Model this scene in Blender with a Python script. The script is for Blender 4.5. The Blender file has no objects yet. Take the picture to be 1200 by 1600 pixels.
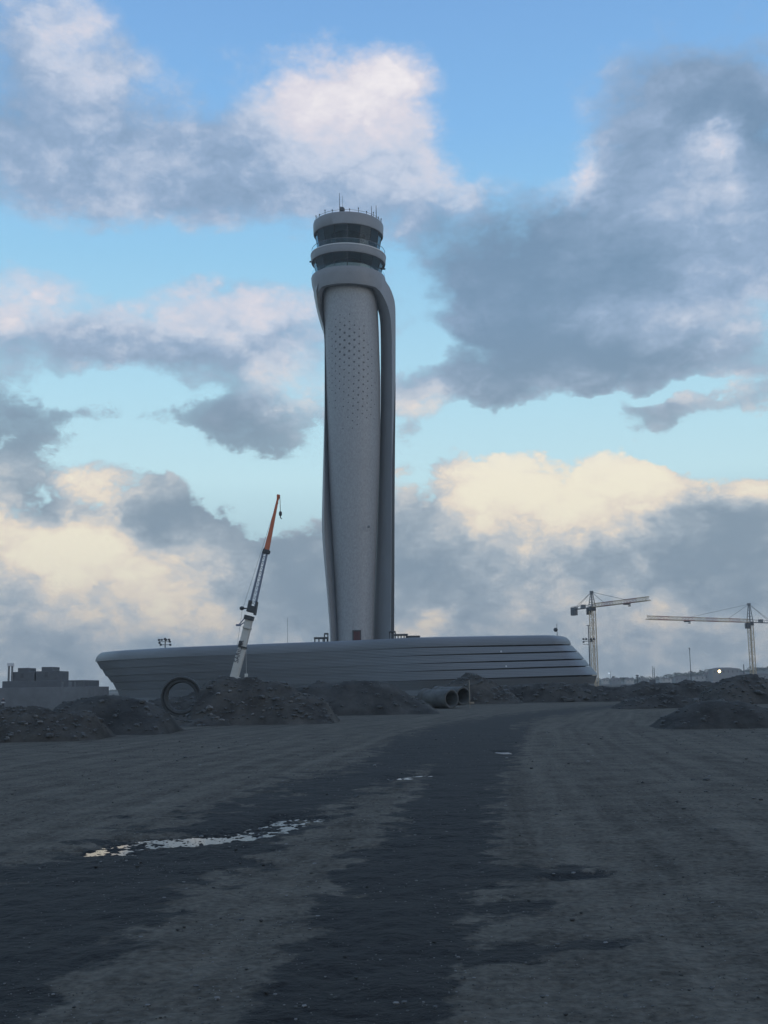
import bpy, bmesh, math, random
import numpy as np
from mathutils import Vector, Matrix

random.seed(7)
RNG = np.random.default_rng(11)
scene = bpy.context.scene
COL = scene.collection

# ------------------------------------------------------------------ camera
EYE = 1.6
FPX = 1800.0                       # focal length in pixels of the 1200x1600 photograph
PITCH = math.atan(272.0 / FPX)
ROLL = math.radians(-0.9)
cam_d = bpy.data.cameras.new("camera")
cam = bpy.data.objects.new("camera", cam_d)
COL.objects.link(cam)
CAM_M = Matrix.Rotation(math.pi / 2 + PITCH, 3, 'X') @ Matrix.Rotation(ROLL, 3, 'Z')
cam.matrix_world = Matrix.Translation((0, 0, EYE)) @ CAM_M.to_4x4()
cam_d.sensor_fit = 'VERTICAL'
cam_d.sensor_height = 36.0
cam_d.sensor_width = 27.0
cam_d.lens = 36.0 * FPX / 1600.0
cam_d.clip_start = 0.1
cam_d.clip_end = 20000
scene.camera = cam

RM = np.array(CAM_M)


def ray(px, py):
    d = RM @ np.array([(px - 600) / FPX, (800 - py) / FPX, -1.0])
    return d


def P(px, py, Y):
    d = ray(px, py)
    t = Y / d[1]
    return Vector((d[0] * t, Y, EYE + d[2] * t))


def G(px, py, z=0.0):
    d = ray(px, py)
    t = (z - EYE) / d[2]
    return Vector((d[0] * t, d[1] * t, z))


# ------------------------------------------------------------------ sky
SUN_EL, SUN_AZ = math.radians(9), math.radians(128)     # azimuth clockwise from +Y: behind, to the right
world = bpy.data.worlds.new("World")
scene.world = world
world.use_nodes = True
WT = world.node_tree
WT.nodes.clear()


def wn(kind, **kw):
    n = WT.nodes.new(kind)
    for k, v in kw.items():
        setattr(n, k, v)
    return n


def plug(sock, val):
    if isinstance(val, bpy.types.NodeSocket):
        WT.links.new(val, sock)
    else:
        sock.default_value = val


def M(op, a, b=0.0, c=0.0):
    n = wn('ShaderNodeMath', operation=op)
    for i, v in enumerate((a, b, c)):
        if i < len(n.inputs):
            plug(n.inputs[i], v)
    return n.outputs[0]


def V(op, a, b=None, c=None):
    n = wn('ShaderNodeVectorMath', operation=op)
    plug(n.inputs[0], a)
    if b is not None:
        plug(n.inputs[1], b)
    if c is not None:
        plug(n.inputs[2], c)
    return n.outputs['Value'] if op in ('LENGTH', 'DOT_PRODUCT') else n.outputs[0]


def smooth(x, a, b, lo=0.0, hi=1.0):
    n = wn('ShaderNodeMapRange', interpolation_type='SMOOTHSTEP')
    plug(n.inputs['Value'], x)
    n.inputs['From Min'].default_value = a
    n.inputs['From Max'].default_value = b
    n.inputs['To Min'].default_value = lo
    n.inputs['To Max'].default_value = hi
    return n.outputs[0]


def ramp(x, stops, interp='LINEAR'):
    n = wn('ShaderNodeValToRGB')
    plug(n.inputs[0], x)
    cr = n.color_ramp
    cr.interpolation = interp
    while len(cr.elements) < len(stops):
        cr.elements.new(0.5)
    for e, (p, c) in zip(cr.elements, stops):
        e.position = p
        e.color = (*c, 1)
    return n.outputs[0]


def mixc(f, a, b):
    n = wn('ShaderNodeMix', data_type='RGBA')
    plug(n.inputs[0], f)
    plug(n.inputs[6], a)
    plug(n.inputs[7], b)
    return n.outputs[2]


def lin(r, g, b):
    return tuple(((c / 255) / 12.92) if c <= 10 else (((c / 255) + 0.055) / 1.055) ** 2.4 for c in (r, g, b))


tc = wn('ShaderNodeTexCoord')
dirv = V('NORMALIZE', tc.outputs['Generated'])
sep = wn('ShaderNodeSeparateXYZ')
plug(sep.inputs[0], dirv)
el = M('ARCSINE', sep.outputs[2])
az = M('ARCTAN2', sep.outputs[0], sep.outputs[1])
stretched = V('MULTIPLY', dirv, (1.0, 1.0, 1.55))


def wnoise(vec, scale, detail, rough, dist=0.0, off=(0, 0, 0)):
    n = wn('ShaderNodeTexNoise', noise_dimensions='3D')
    plug(n.inputs['Vector'], V('ADD', vec, off))
    n.inputs['Scale'].default_value = scale
    n.inputs['Detail'].default_value = detail
    n.inputs['Roughness'].default_value = rough
    n.inputs['Distortion'].default_value = dist
    return n


warp1 = wnoise(stretched, 9.0, 5.0, 0.55, 0.0, (3.1, 0.4, 1.7))
warp2 = wnoise(stretched, 30.0, 5.0, 0.6, 0.0, (0.1, 7.4, 2.7))
az_el = wn('ShaderNodeCombineXYZ')
plug(az_el.inputs[0], az)
plug(az_el.inputs[1], el)
w1 = V('MULTIPLY', V('SUBTRACT', warp1.outputs['Color'], (0.5, 0.5, 0.5)), (0.085, 0.065, 0.0))
w2 = V('MULTIPLY', V('SUBTRACT', warp2.outputs['Color'], (0.5, 0.5, 0.5)), (0.038, 0.034, 0.0))
q = V('ADD', az_el.outputs[0], V('ADD', w1, w2))


def sky_dir(px, py):
    d = ray(px, py)
    d = d / np.linalg.norm(d)
    return math.atan2(d[0], d[1]), math.asin(d[2])


def blobs(items):
    tot = None
    for (x, y, rx, ry, w) in items:
        a, e = sky_dir(x, y)
        sx, sy = FPX / rx, FPX / ry
        v = V('MULTIPLY_ADD', q, (sx, sy, 0.0), (-a * sx, -e * sy, 0.0))
        s = smooth(V('LENGTH', v), 0.0, 1.25, w, 0.0)
        tot = s if tot is None else M('ADD', tot, s)
    return tot


# masses of cloud (+) and clear blue (-), placed on the dome by azimuth and elevation
cover_b = blobs([
    (90, 60, 190, 130, 0.60), (30, 150, 220, 150, 0.75), (250, 180, 200, 110, 0.45), (300, 90, 120, 60, 0.25), (130, 280, 420, 120, 0.80), (400, 290, 300, 130, 0.65), (560, 200, 250, 170, 1.15), (540, 130, 150, 90, 0.45),
    (620, 270, 200, 110, 0.50), (40, 420, 130, 34, 0.45),
    (1010, 420, 330, 260, 1.30), (850, 470, 220, 190, 0.85), (1130, 330, 230, 170, 0.8), (680, 370, 120, 110, 0.62), (720, 500, 130, 80, 0.60), (1060, 180, 190, 120, 0.75), (1180, 100, 150, 110, 0.55), (950, 120, 120, 60, 0.3),
    (950, 560, 330, 80, 0.6), (710, 605, 180, 55, 0.95),
    (120, 525, 330, 105, 1.05), (400, 515, 270, 90, 1.1), (40, 665, 190, 90, 0.85), (320, 645, 150, 60, 0.65), (450, 630, 140, 70, 0.70), (430, 715, 150, 50, 0.45),
    (230, 740, 90, 40, 0.35), (1030, 652, 115, 50, 1.25), (670, 690, 110, 80, 0.60), (1190, 620, 80, 60, 0.45), (1050, 615, 200, 20, -0.8), (650, 560, 60, 40, -0.5),
    (110, 880, 330, 150, 1.45), (240, 815, 170, 80, 0.60), (470, 900, 170, 150, 1.05), (430, 960, 230, 110, 0.7), (900, 850, 330, 150, 1.5), (1130, 870, 260, 150, 1.4), (690, 880, 180, 160, 1.1),
    (780, 745, 90, 60, 0.45), (990, 750, 100, 50, 0.35), (600, 1010, 1400, 110, 1.5),
    (700, 50, 300, 80, -0.45), (800, 180, 150, 150, -0.60), (310, 60, 130, 90, -0.40), (230, 390, 420, 60, -0.70), (190, 605, 200, 44, -0.75), (250, 690, 90, 40, -0.4),
    (190, 700, 200, 40, -0.55), (400, 790, 110, 90, -0.80), (900, 650, 300, 50, -0.80), (1130, 690, 230, 42, -0.80), (660, 740, 60, 60, -0.3), (650, 520, 50, 70, -0.45), (850, 488, 34, 48, -0.9), (770, 560, 60, 40, -0.5), (680, 470, 40, 40, -0.4), (640, 420, 36, 60, -0.3), (760, 240, 90, 60, -0.4),
])
# sunlit (+) and shaded (-) sides of those masses
tone_b = blobs([
    (540, 120, 190, 80, 1.0), (640, 170, 110, 80, 0.65), (470, 190, 130, 80, 0.35), (540, 230, 250, 70, 0.25), (120, 60, 100, 80, 0.45), (20, 150, 200, 90, -0.05), (120, 270, 330, 120, -0.22), (380, 270, 220, 90, -0.25), (190, 290, 60, 60, 0.4),
    (500, 330, 220, 60, -0.05), (40, 420, 130, 40, 0.4),
    (940, 440, 310, 150, -0.85), (1120, 400, 130, 60, 0.3), (880, 560, 330, 80, -0.75), (800, 350, 120, 60, -0.5), (1105, 228, 60, 40, 1.0), (1090, 190, 190, 130, -0.6), (1060, 490, 220, 60, 0.75), (1080, 300, 130, 60, 0.30), (730, 450, 170, 150, -0.65), (1190, 220, 60, 90, -0.5),
    (690, 290, 110, 70, 0.55), (893, 282, 60, 45, 1.0), (1150, 120, 160, 90, -0.45),
    (250, 480, 300, 40, 0.55), (20, 490, 110, 50, 0.55), (430, 500, 150, 45, 0.35), (220, 560, 420, 50, -0.25), (450, 605, 90, 60, 1.1),
    (40, 660, 200, 90, -1.1), (340, 640, 170, 70, -1.0), (430, 700, 160, 60, -0.95), (1010, 655, 90, 36, -0.5), (1050, 632, 50, 24, 0.7), (650, 640, 90, 50, 0.5), (680, 700, 80, 50, -0.3),
    (130, 860, 250, 120, 1.7), (60, 840, 130, 80, 0.6), (150, 770, 90, 40, 0.7), (240, 815, 140, 60, -1.9), (60, 790, 60, 45, -1.4), (10, 900, 80, 60, -0.6), (90, 970, 300, 60, 0.15), (330, 960, 130, 60, 0.25),
    (450, 890, 140, 110, -0.95), (870, 790, 300, 120, 1.6), (770, 745, 110, 80, 0.9), (1010, 745, 130, 60, 0.6), (1150, 765, 170, 40, 0.9), (690, 860, 140, 120, -1.0), (960, 880, 120, 70, -0.75),
    (1110, 850, 150, 80, -0.85), (650, 972, 60, 30, 1.3), (790, 945, 80, 40, 0.5), (960, 935, 150, 50, 0.7), (1090, 970, 130, 40, 0.7), (250, 985, 110, 34, 0.8), (1000, 1010, 500, 60, 0.2), (300, 940, 170, 60, 0.35), (1000, 860, 60, 50, 0.5), (430, 1000, 150, 40, 0.3),
])

puff = wnoise(stretched, 13.0, 6.0, 0.56, 0.25, (1.3, 0.2, 5.0))
bil = wn('ShaderNodeTexVoronoi', voronoi_dimensions='3D', feature='F1')
plug(bil.inputs['Vector'], V('ADD', stretched, V('MULTIPLY', V('SUBTRACT', warp2.outputs['Color'], (0.5, 0.5, 0.5)), (0.05, 0.05, 0.05))))
bil.inputs['Scale'].default_value = 24.0
bil.inputs['Detail'].default_value = 3.0
bil.inputs['Roughness'].default_value = 0.55
bil.inputs['Lacunarity'].default_value = 2.3
billow = M('SUBTRACT', 0.86, bil.outputs['Distance'])
fine = wnoise(stretched, 42.0, 5.0, 0.60, 0.3, (4.0, 2.0, 0.0))
# the rest of the dome carries the same broken cumulus
big = wnoise(stretched, 3.2, 3.0, 0.5, 0.0, (9.0, 2.5, 0.3))
in_view = M('MULTIPLY', smooth(M('ABSOLUTE', az), 0.42, 0.62, 1.0, 0.0), smooth(el, 0.62, 0.85, 1.0, 0.0))
generic = M('MULTIPLY', M('SUBTRACT', 1.0, in_view), M('MULTIPLY_ADD', big.outputs[0], 3.6, -1.15))
low = smooth(el, math.radians(9), math.radians(19), 1.0, 0.0)
bamt = M('MULTIPLY_ADD', low, 0.52, 0.48)
cover = M('ADD', M('ADD', cover_b, generic),
          M('ADD', M('MULTIPLY_ADD', puff.outputs[0], 1.7, -0.85), M('ADD', M('MULTIPLY_ADD', fine.outputs[0], 0.50, -0.25), M('MULTIPLY', M('MULTIPLY_ADD', M('SUBTRACT', billow, 0.4), bamt, 0.4), 0.55))))
alpha_soft = smooth(cover, 0.14, 1.12, 0.0, 0.95)
alpha_crisp = smooth(cover, 0.20, 0.60)
alpha = M('MULTIPLY_ADD', M('SUBTRACT', alpha_crisp, alpha_soft), low, alpha_soft)
tone = M('ADD', tone_b, M('ADD', M('ADD', M('MULTIPLY_ADD', fine.outputs[0], 0.7, -0.35), M('MULTIPLY', M('MULTIPLY', M('SUBTRACT', billow, 0.3), bamt), 1.0)), M('MULTIPLY_ADD', puff.outputs[0], 1.0, -0.48)))
tone01 = smooth(tone, -1.45, 1.5)
cl_hi = ramp(tone01, [(0.0, lin(116, 143, 172)), (0.3, lin(153, 175, 204)), (0.55, lin(200, 209, 227)), (0.8, lin(228, 223, 231)), (1.0, lin(253, 246, 245))])
cl_lo = ramp(tone01, [(0.0, lin(136, 155, 172)), (0.3, lin(168, 182, 194)), (0.55, lin(204, 207, 209)), (0.8, lin(242, 229, 212)), (1.0, lin(255, 246, 222))])
cloud_col = mixc(low, cl_hi, cl_lo)

EL0, EL1 = math.radians(0), math.radians(60)
elr = M('DIVIDE', el, EL1)
clear_col = ramp(elr, [(0.0, lin(158, 176, 190)), (0.10, lin(180, 212, 226)), (0.17, lin(208, 245, 255)), (0.24, lin(190, 236, 255)), (0.35, lin(158, 215, 251)),
                       (0.45, lin(138, 195, 248)), (0.55, lin(126, 178, 236)), (1.0, lin(96, 146, 212))])
sky = wn('ShaderNodeTexSky', sky_type='NISHITA')
sky.sun_disc = False
sky.sun_elevation = SUN_EL
sky.sun_rotation = SUN_AZ
sky.air_density = 1.0
sky.dust_density = 0.6
SKY_STRENGTH = 0.1
clear_mix = mixc(0.88, sky.outputs[0], V('MULTIPLY', clear_col, (1 / SKY_STRENGTH,) * 3))
final = mixc(M('MULTIPLY', alpha, 0.97), clear_mix, V('MULTIPLY', cloud_col, (1 / SKY_STRENGTH,) * 3))
bg = wn('ShaderNodeBackground')
plug(bg.inputs[0], final)
bg.inputs[1].default_value = SKY_STRENGTH
wo = wn('ShaderNodeOutputWorld')
plug(wo.inputs[0], bg.outputs[0])
world.cycles.sampling_method = 'MANUAL'
world.cycles.sample_map_resolution = 512

sun_d = bpy.data.lights.new("sun", 'SUN')
sun_d.energy = 0.3
sun_d.angle = math.radians(30)
sun_d.color = (1.0, 0.80, 0.66)
sun = bpy.data.objects.new("sun", sun_d)
COL.objects.link(sun)
to_sun = Vector((math.sin(SUN_AZ) * math.cos(SUN_EL), math.cos(SUN_AZ) * math.cos(SUN_EL), math.sin(SUN_EL)))
sun.rotation_euler = to_sun.to_track_quat('Z', 'Y').to_euler()

scene.view_settings.view_transform = 'Standard'
scene.view_settings.look = 'None'
scene.view_settings.exposure = 0.0
scene.view_settings.gamma = 1.0
scene.view_settings.use_curve_mapping = False
scene.render.engine = 'CYCLES'
scene.cycles.use_denoising = True
scene.cycles.max_bounces = 5
scene.cycles.transparent_max_bounces = 12
scene.cycles.volume_bounces = 0

# ------------------------------------------------------------------ materials
MAT = {}


def material(name, col, rough=0.8, metal=0.0, var=0.0, scale=4.0, bump=0.0, bscale=20.0, spec=0.5, coord='Object', stretch=(1, 1, 1), col2=None):
    m = bpy.data.materials.new(name)
    m.use_nodes = True
    nt = m.node_tree
    b = nt.nodes['Principled BSDF']
    b.inputs['Roughness'].default_value = rough
    b.inputs['Metallic'].default_value = metal
    b.inputs['Specular IOR Level'].default_value = spec
    b.inputs['Base Color'].default_value = (*col, 1)
    t = nt.nodes.new('ShaderNodeTexCoord')
    mp = nt.nodes.new('ShaderNodeMapping')
    mp.inputs['Scale'].default_value = stretch
    nt.links.new(t.outputs[coord], mp.inputs[0])
    if var > 0 or col2:
        n = nt.nodes.new('ShaderNodeTexNoise')
        n.inputs['Scale'].default_value = scale
        n.inputs['Detail'].default_value = 8
        n.inputs['Roughness'].default_value = 0.65
        nt.links.new(mp.outputs[0], n.inputs['Vector'])
        r = nt.nodes.new('ShaderNodeValToRGB')
        r.color_ramp.elements[0].position = 0.3
        r.color_ramp.elements[1].position = 0.7
        c2 = col2 or col
        r.color_ramp.elements[0].color = (*[c * (1 - var) for c in col], 1)
        r.color_ramp.elements[1].color = (*[min(1, c * (1 + var)) for c in c2], 1)
        nt.links.new(n.outputs[0], r.inputs[0])
        nt.links.new(r.outputs[0], b.inputs['Base Color'])
    if bump > 0:
        n2 = nt.nodes.new('ShaderNodeTexNoise')
        n2.inputs['Scale'].default_value = bscale
        n2.inputs['Detail'].default_value = 8
        n2.inputs['Roughness'].default_value = 0.7
        nt.links.new(mp.outputs[0], n2.inputs['Vector'])
        bp = nt.nodes.new('ShaderNodeBump')
        bp.inputs['Strength'].default_value = 0.6
        bp.inputs['Distance'].default_value = bump
        nt.links.new(n2.outputs[0], bp.inputs['Height'])
        nt.links.new(bp.outputs[0], b.inputs['Normal'])
    MAT[name] = m
    return m


material('tower_clad', (0.31, 0.315, 0.32), 0.5, 0.0, 0.20, 3.2, 0.04, 4.0, stretch=(1, 1, 0.7))
material('tower_leg', (0.25, 0.262, 0.275), 0.45, 0.0, 0.06, 0.6, 0.0, stretch=(1, 1, 0.2))
material('tower_band', (0.235, 0.245, 0.26), 0.5, 0.0, 0.06, 0.8)
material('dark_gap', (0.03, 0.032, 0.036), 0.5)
material('interior', (0.025, 0.03, 0.036), 0.7)
material('pale_trim', (0.62, 0.62, 0.62), 0.5)
material('hole', (0.075, 0.08, 0.09), 0.35)
material('red_panel', (0.075, 0.02, 0.024), 0.6, var=0.15, scale=3)
material('steel', (0.16, 0.17, 0.18), 0.5, 0.3)
material('dark_steel', (0.045, 0.05, 0.055), 0.55)
material('boom_white', (0.50, 0.49, 0.45), 0.5, 0.0, 0.10, 0.7)
material('boom_orange', (0.48, 0.13, 0.06), 0.5, 0.0, 0.08, 1.0)
material('boom_blue', (0.15, 0.19, 0.26), 0.5)
material('letter_blue', (0.015, 0.022, 0.05), 0.5)
material('crane_white', (0.56, 0.43, 0.28), 0.6, 0, 0.15, 0.5)
material('crane_red', (0.36, 0.17, 0.13), 0.6, 0, 0.15, 0.5)
material('concrete', (0.085, 0.088, 0.086), 0.85, 0, 0.4, 1.6, 0.02, 14)
material('ring_concrete', (0.05, 0.055, 0.057), 0.8, 0, 0.3, 1.2, 0.02, 12)
material('soil', (0.038, 0.038, 0.036), 0.95, 0, 0.5, 0.7, 0.12, 5.0, spec=0.25, col2=(0.054, 0.053, 0.049))
material('soil_brown', (0.044, 0.042, 0.038), 0.95, 0, 0.55, 0.6, 0.12, 5.0, spec=0.25, col2=(0.064, 0.060, 0.053))
material('rubble', (0.075, 0.078, 0.077), 0.9, 0, 0.45, 1.5, 0.03, 9)
material('pale_stone', (0.17, 0.17, 0.165), 0.9, 0, 0.3, 2.0, 0.02, 9)
material('plaster', (0.15, 0.158, 0.166), 0.8, 0, 0.18, 0.5)
material('unit_grey', (0.10, 0.107, 0.115), 0.7, 0, 0.2, 0.8)
material('louver', (0.07, 0.075, 0.08), 0.6)
material('wood', (0.30, 0.25, 0.19), 0.8, 0, 0.25, 2.0)
material('hill_earth', (0.075, 0.075, 0.06), 0.95, 0, 0.3, 0.02)
material('wall_far', (0.44, 0.41, 0.37), 0.8, 0, 0.1, 0.1)
material('wall_far_grey', (0.2, 0.2, 0.2), 0.8, 0, 0.1, 0.1)
material('roof_far', (0.12, 0.09, 0.08), 0.8, 0, 0.2, 0.1)
material('foliage_far', (0.045, 0.06, 0.038), 0.9, 0, 0.4, 0.2)
material('window_far', (0.03, 0.035, 0.045), 0.2)
material('cloth_dark', (0.02, 0.022, 0.03), 0.9)
material('cloth_white', (0.55, 0.55, 0.55), 0.9)
material('skin', (0.35, 0.21, 0.15), 0.6)
material('rubber', (0.02, 0.02, 0.02), 0.9)


def facade_material():
    m = material('facade', (0.145, 0.155, 0.165), 0.42, 0.0, 0.10, 0.35, 0.0, spec=0.5, stretch=(0.3, 0.3, 1.5))
    nt = m.node_tree
    b = nt.nodes['Principled BSDF']
    t = nt.nodes.new('ShaderNodeTexCoord')
    w = nt.nodes.new('ShaderNodeTexWave')
    w.wave_type = 'BANDS'
    w.bands_direction = 'Z'
    w.inputs['Scale'].default_value = 1.25
    w.inputs['Distortion'].default_value = 0.15
    nt.links.new(t.outputs['Object'], w.inputs['Vector'])
    bp = nt.nodes.new('ShaderNodeBump')
    bp.inputs['Strength'].default_value = 0.35
    bp.inputs['Distance'].default_value = 0.06
    nt.links.new(w.outputs['Fac'], bp.inputs['Height'])
    nt.links.new(bp.outputs[0], b.inputs['Normal'])


facade_material()


def glass_material(name, tint, gloss):
    m = bpy.data.materials.new(name)
    m.use_nodes = True
    nt = m.node_tree
    nt.nodes.clear()
    o = nt.nodes.new('ShaderNodeOutputMaterial')
    tr = nt.nodes.new('ShaderNodeBsdfTransparent')
    tr.inputs[0].default_value = (*tint, 1)
    gl = nt.nodes.new('ShaderNodeBsdfGlossy')
    gl.inputs['Roughness'].default_value = 0.04
    gl.inputs[0].default_value = (0.55, 0.75, 0.95, 1)
    fr = nt.nodes.new('ShaderNodeFresnel')
    fr.inputs[0].default_value = gloss
    mx = nt.nodes.new('ShaderNodeMixShader')
    nt.links.new(fr.outputs[0], mx.inputs[0])
    nt.links.new(tr.outputs[0], mx.inputs[1])
    nt.links.new(gl.outputs[0], mx.inputs[2])
    nt.links.new(mx.outputs[0], o.inputs[0])
    MAT[name] = m


glass_material('tower_glass', (0.86, 0.97, 0.97), 1.33)
glass_material('clear_glass', (0.86, 0.92, 0.93), 1.4)


def emit_material(name, col, s):
    m = bpy.data.materials.new(name)
    m.use_nodes = True
    b = m.node_tree.nodes['Principled BSDF']
    b.inputs['Base Color'].default_value = (*col, 1)
    b.inputs['Emission Color'].default_value = (*col, 1)
    b.inputs['Emission Strength'].default_value = s
    MAT[name] = m


emit_material('lamp_warm', (1.0, 0.72, 0.30), 14.0)
emit_material('lamp_cool', (0.8, 0.9, 1.0), 0.5)

# ------------------------------------------------------------------ helpers


class MB:
    """collects vertices and faces of one mesh"""

    def __init__(s):
        s.v, s.f, s.mi = [], [], []

    def add(s, vs, fs, mi=0):
        o = len(s.v)
        s.v += [tuple(p) for p in vs]
        for f in fs:
            s.f.append(tuple(i + o for i in f))
            s.mi.append(mi)
        return s

    def box(s, lo, hi, mi=0, rot=None, org=None):
        x0, y0, z0 = lo
        x1, y1, z1 = hi
        vs = [Vector(p) for p in ((x0, y0, z0), (x1, y0, z0), (x1, y1, z0), (x0, y1, z0), (x0, y0, z1), (x1, y0, z1), (x1, y1, z1), (x0, y1, z1))]
        if rot is not None:
            vs = [rot @ p for p in vs]
        if org is not None:
            vs = [p + org for p in vs]
        return s.add(vs, [(0, 3, 2, 1), (4, 5, 6, 7), (0, 1, 5, 4), (1, 2, 6, 5), (2, 3, 7, 6), (3, 0, 4, 7)], mi)

    def tube(s, a, b, r0, r1=None, n=6, mi=0, twist=0.0):
        a, b = Vector(a), Vector(b)
        r1 = r0 if r1 is None else r1
        d = (b - a).normalized()
        u = d.orthogonal().normalized() if abs(d.z) < 0.99 else Vector((1, 0, 0))
        w = d.cross(u).normalized()
        u = w.cross(d).normalized()
        vs, fs = [], []
        for k in range(n):
            t = 2 * math.pi * k / n + twist
            o = u * math.cos(t) + w * math.sin(t)
            vs += [a + o * r0, b + o * r1]
        for k in range(n):
            j = (k + 1) % n
            fs.append((2 * k, 2 * j, 2 * j + 1, 2 * k + 1))
        fs.append(tuple(2 * k for k in reversed(range(n))))
        fs.append(tuple(2 * k + 1 for k in range(n)))
        return s.add(vs, fs, mi)

    def grid(s, pts, close_u=False, close_v=False, mi=0):
        """pts[i][j] -> quads"""
        nu, nv = len(pts), len(pts[0])
        vs = [p for r in pts for p in r]
        fs = []
        for i in range(nu if close_u else nu - 1):
            for j in range(nv if close_v else nv - 1):
                i2, j2 = (i + 1) % nu, (j + 1) % nv
                fs.append((i * nv + j, i2 * nv + j, i2 * nv + j2, i * nv + j2))
        return s.add(vs, fs, mi)

    def lathe(s, prof, c=(0, 0), n=64, mi=0):
        """prof: (radius, z) list"""
        pts = [[(c[0] + r * math.cos(2 * math.pi * k / n), c[1] + r * math.sin(2 * math.pi * k / n), z) for r, z in prof] for k in range(n)]
        return s.grid(pts, close_u=True, mi=mi)

    def build(s, name, mats, parent=None, smooth=False, bevel=0.0, fix=True):
        me = bpy.data.meshes.new(name)
        me.from_pydata(s.v, [], s.f)
        mats = mats if isinstance(mats, (list, tuple)) else [mats]
        for m in mats:
            me.materials.append(MAT[m])
        if len(mats) > 1:
            me.polygons.foreach_set('material_index', s.mi)
        if fix:
            bm = bmesh.new()
            bm.from_mesh(me)
            bmesh.ops.remove_doubles(bm, verts=bm.verts, dist=1e-5)
            bmesh.ops.recalc_face_normals(bm, faces=bm.faces)
            bm.to_mesh(me)
            bm.free()
        if smooth:
            me.polygons.foreach_set('use_smooth', [True] * len(me.polygons))
            try:
                me.set_sharp_from_angle(angle=math.radians(38))
            except Exception:
                pass
        ob = bpy.data.objects.new(name, me)
        COL.objects.link(ob)
        if parent is not None:
            ob.parent = parent
            ob.matrix_parent_inverse = Matrix.Translation(-parent.location) if parent.parent is None else Matrix.Identity(4)
        if bevel > 0:
            bv = ob.modifiers.new('bevel', 'BEVEL')
            bv.width = bevel
            bv.segments = 2
            bv.limit_method = 'ANGLE'
        return ob


def tag(o, label=None, cat=None, group=None, kind=None):
    if label:
        o['label'] = label
    if cat:
        o['category'] = cat
    if group:
        o['group'] = group
    if kind:
        o['kind'] = kind
    return o


def thing(name, label, cat, loc=(0, 0, 0), group=None):
    o = bpy.data.objects.new(name, None)
    COL.objects.link(o)
    o.location = loc
    return tag(o, label, cat, group)


def subpart(o, parent):
    """make o (built in world space) a sub-part of a part whose own parent sits unrotated"""
    o.parent = parent
    o.matrix_parent_inverse = Matrix.Identity(4)
    return o


def hash2(ix, iy, seed):
    h = (ix.astype(np.int64) * 374761393 + iy.astype(np.int64) * 668265263 + seed * 1274126177) & 0x7fffffff
    h = ((h ^ (h >> 13)) * 1274126177) & 0x7fffffff
    return ((h ^ (h >> 16)) & 0xffff) / 65535.0


def vnoise(x, y, seed=0):
    ix, iy = np.floor(x), np.floor(y)
    fx, fy = x - ix, y - iy
    fx = fx * fx * (3 - 2 * fx)
    fy = fy * fy * (3 - 2 * fy)
    a, b = hash2(ix, iy, seed), hash2(ix + 1, iy, seed)
    c, d = hash2(ix, iy + 1, seed), hash2(ix + 1, iy + 1, seed)
    return (a + (b - a) * fx) * (1 - fy) + (c + (d - c) * fx) * fy


def fbm(x, y, oct=5, seed=0, gain=0.5):
    s = np.zeros_like(x, dtype=float)
    amp, tot = 1.0, 0.0
    for k in range(oct):
        s += amp * (vnoise(x, y, seed + k * 17) - 0.5)
        tot += amp
        amp *= gain
        x, y = x * 2.03 + 5.2, y * 2.03 + 1.3
    return s / tot * 2


def sstep(x, a, b):
    t = np.clip((x - a) / (b - a), 0, 1)
    return t * t * (3 - 2 * t)


def catmull(keys, t):
    """keys: list of (t, value...) ; smooth monotone-ish interpolation"""
    ks = np.array(keys, float)
    ts, vs = ks[:, 0], ks[:, 1:]
    t = min(max(t, ts[0]), ts[-1])
    i = int(min(max(np.searchsorted(ts, t) - 1, 0), len(ts) - 2))
    h = ts[i + 1] - ts[i]
    s = (t - ts[i]) / h

    def slope(k):
        if k == 0:
            return (vs[1] - vs[0]) / (ts[1] - ts[0])
        if k == len(ts) - 1:
            return (vs[-1] - vs[-2]) / (ts[-1] - ts[-2])
        d0 = (vs[k] - vs[k - 1]) / (ts[k] - ts[k - 1])
        d1 = (vs[k + 1] - vs[k]) / (ts[k + 1] - ts[k])
        return np.where(d0 * d1 > 0, 2 * d0 * d1 / np.where(np.abs(d0 + d1) < 1e-9, 1e-9, d0 + d1), 0)
    m0, m1 = slope(i) * h, slope(i + 1) * h
    return (2 * s**3 - 3 * s**2 + 1) * vs[i] + (s**3 - 2 * s**2 + s) * m0 + (-2 * s**3 + 3 * s**2) * vs[i + 1] + (s**3 - s**2) * m1


# ------------------------------------------------------------------ ground
def pix_of(X, Y, Z):
    d = np.stack([X, Y, Z - EYE], -1) @ RM
    w = -d[..., 2]
    w = np.where(w < 0.5, 0.5, w)
    return 600 + FPX * d[..., 0] / w, 800 - FPX * d[..., 1] / w


def seg_dist(px, py, poly):
    """signed distance to a polygon, inside negative (pixel plan of the wet lanes)"""
    pts = np.array(poly, float)
    n = len(pts)
    dist = np.full(px.shape, 1e9)
    inside = np.zeros(px.shape, bool)
    for i in range(n):
        a, b = pts[i], pts[(i + 1) % n]
        e = b - a
        t = np.clip(((px - a[0]) * e[0] + (py - a[1]) * e[1]) / (e @ e), 0, 1)
        dist = np.minimum(dist, np.hypot(px - a[0] - t * e[0], py - a[1] - t * e[1]))
        c = ((a[1] > py) != (b[1] > py)) & (px < (b[0] - a[0]) * (py - a[1]) / (b[1] - a[1] + 1e-12) + a[0])
        inside ^= c
    return np.where(inside, -dist, dist)


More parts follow.
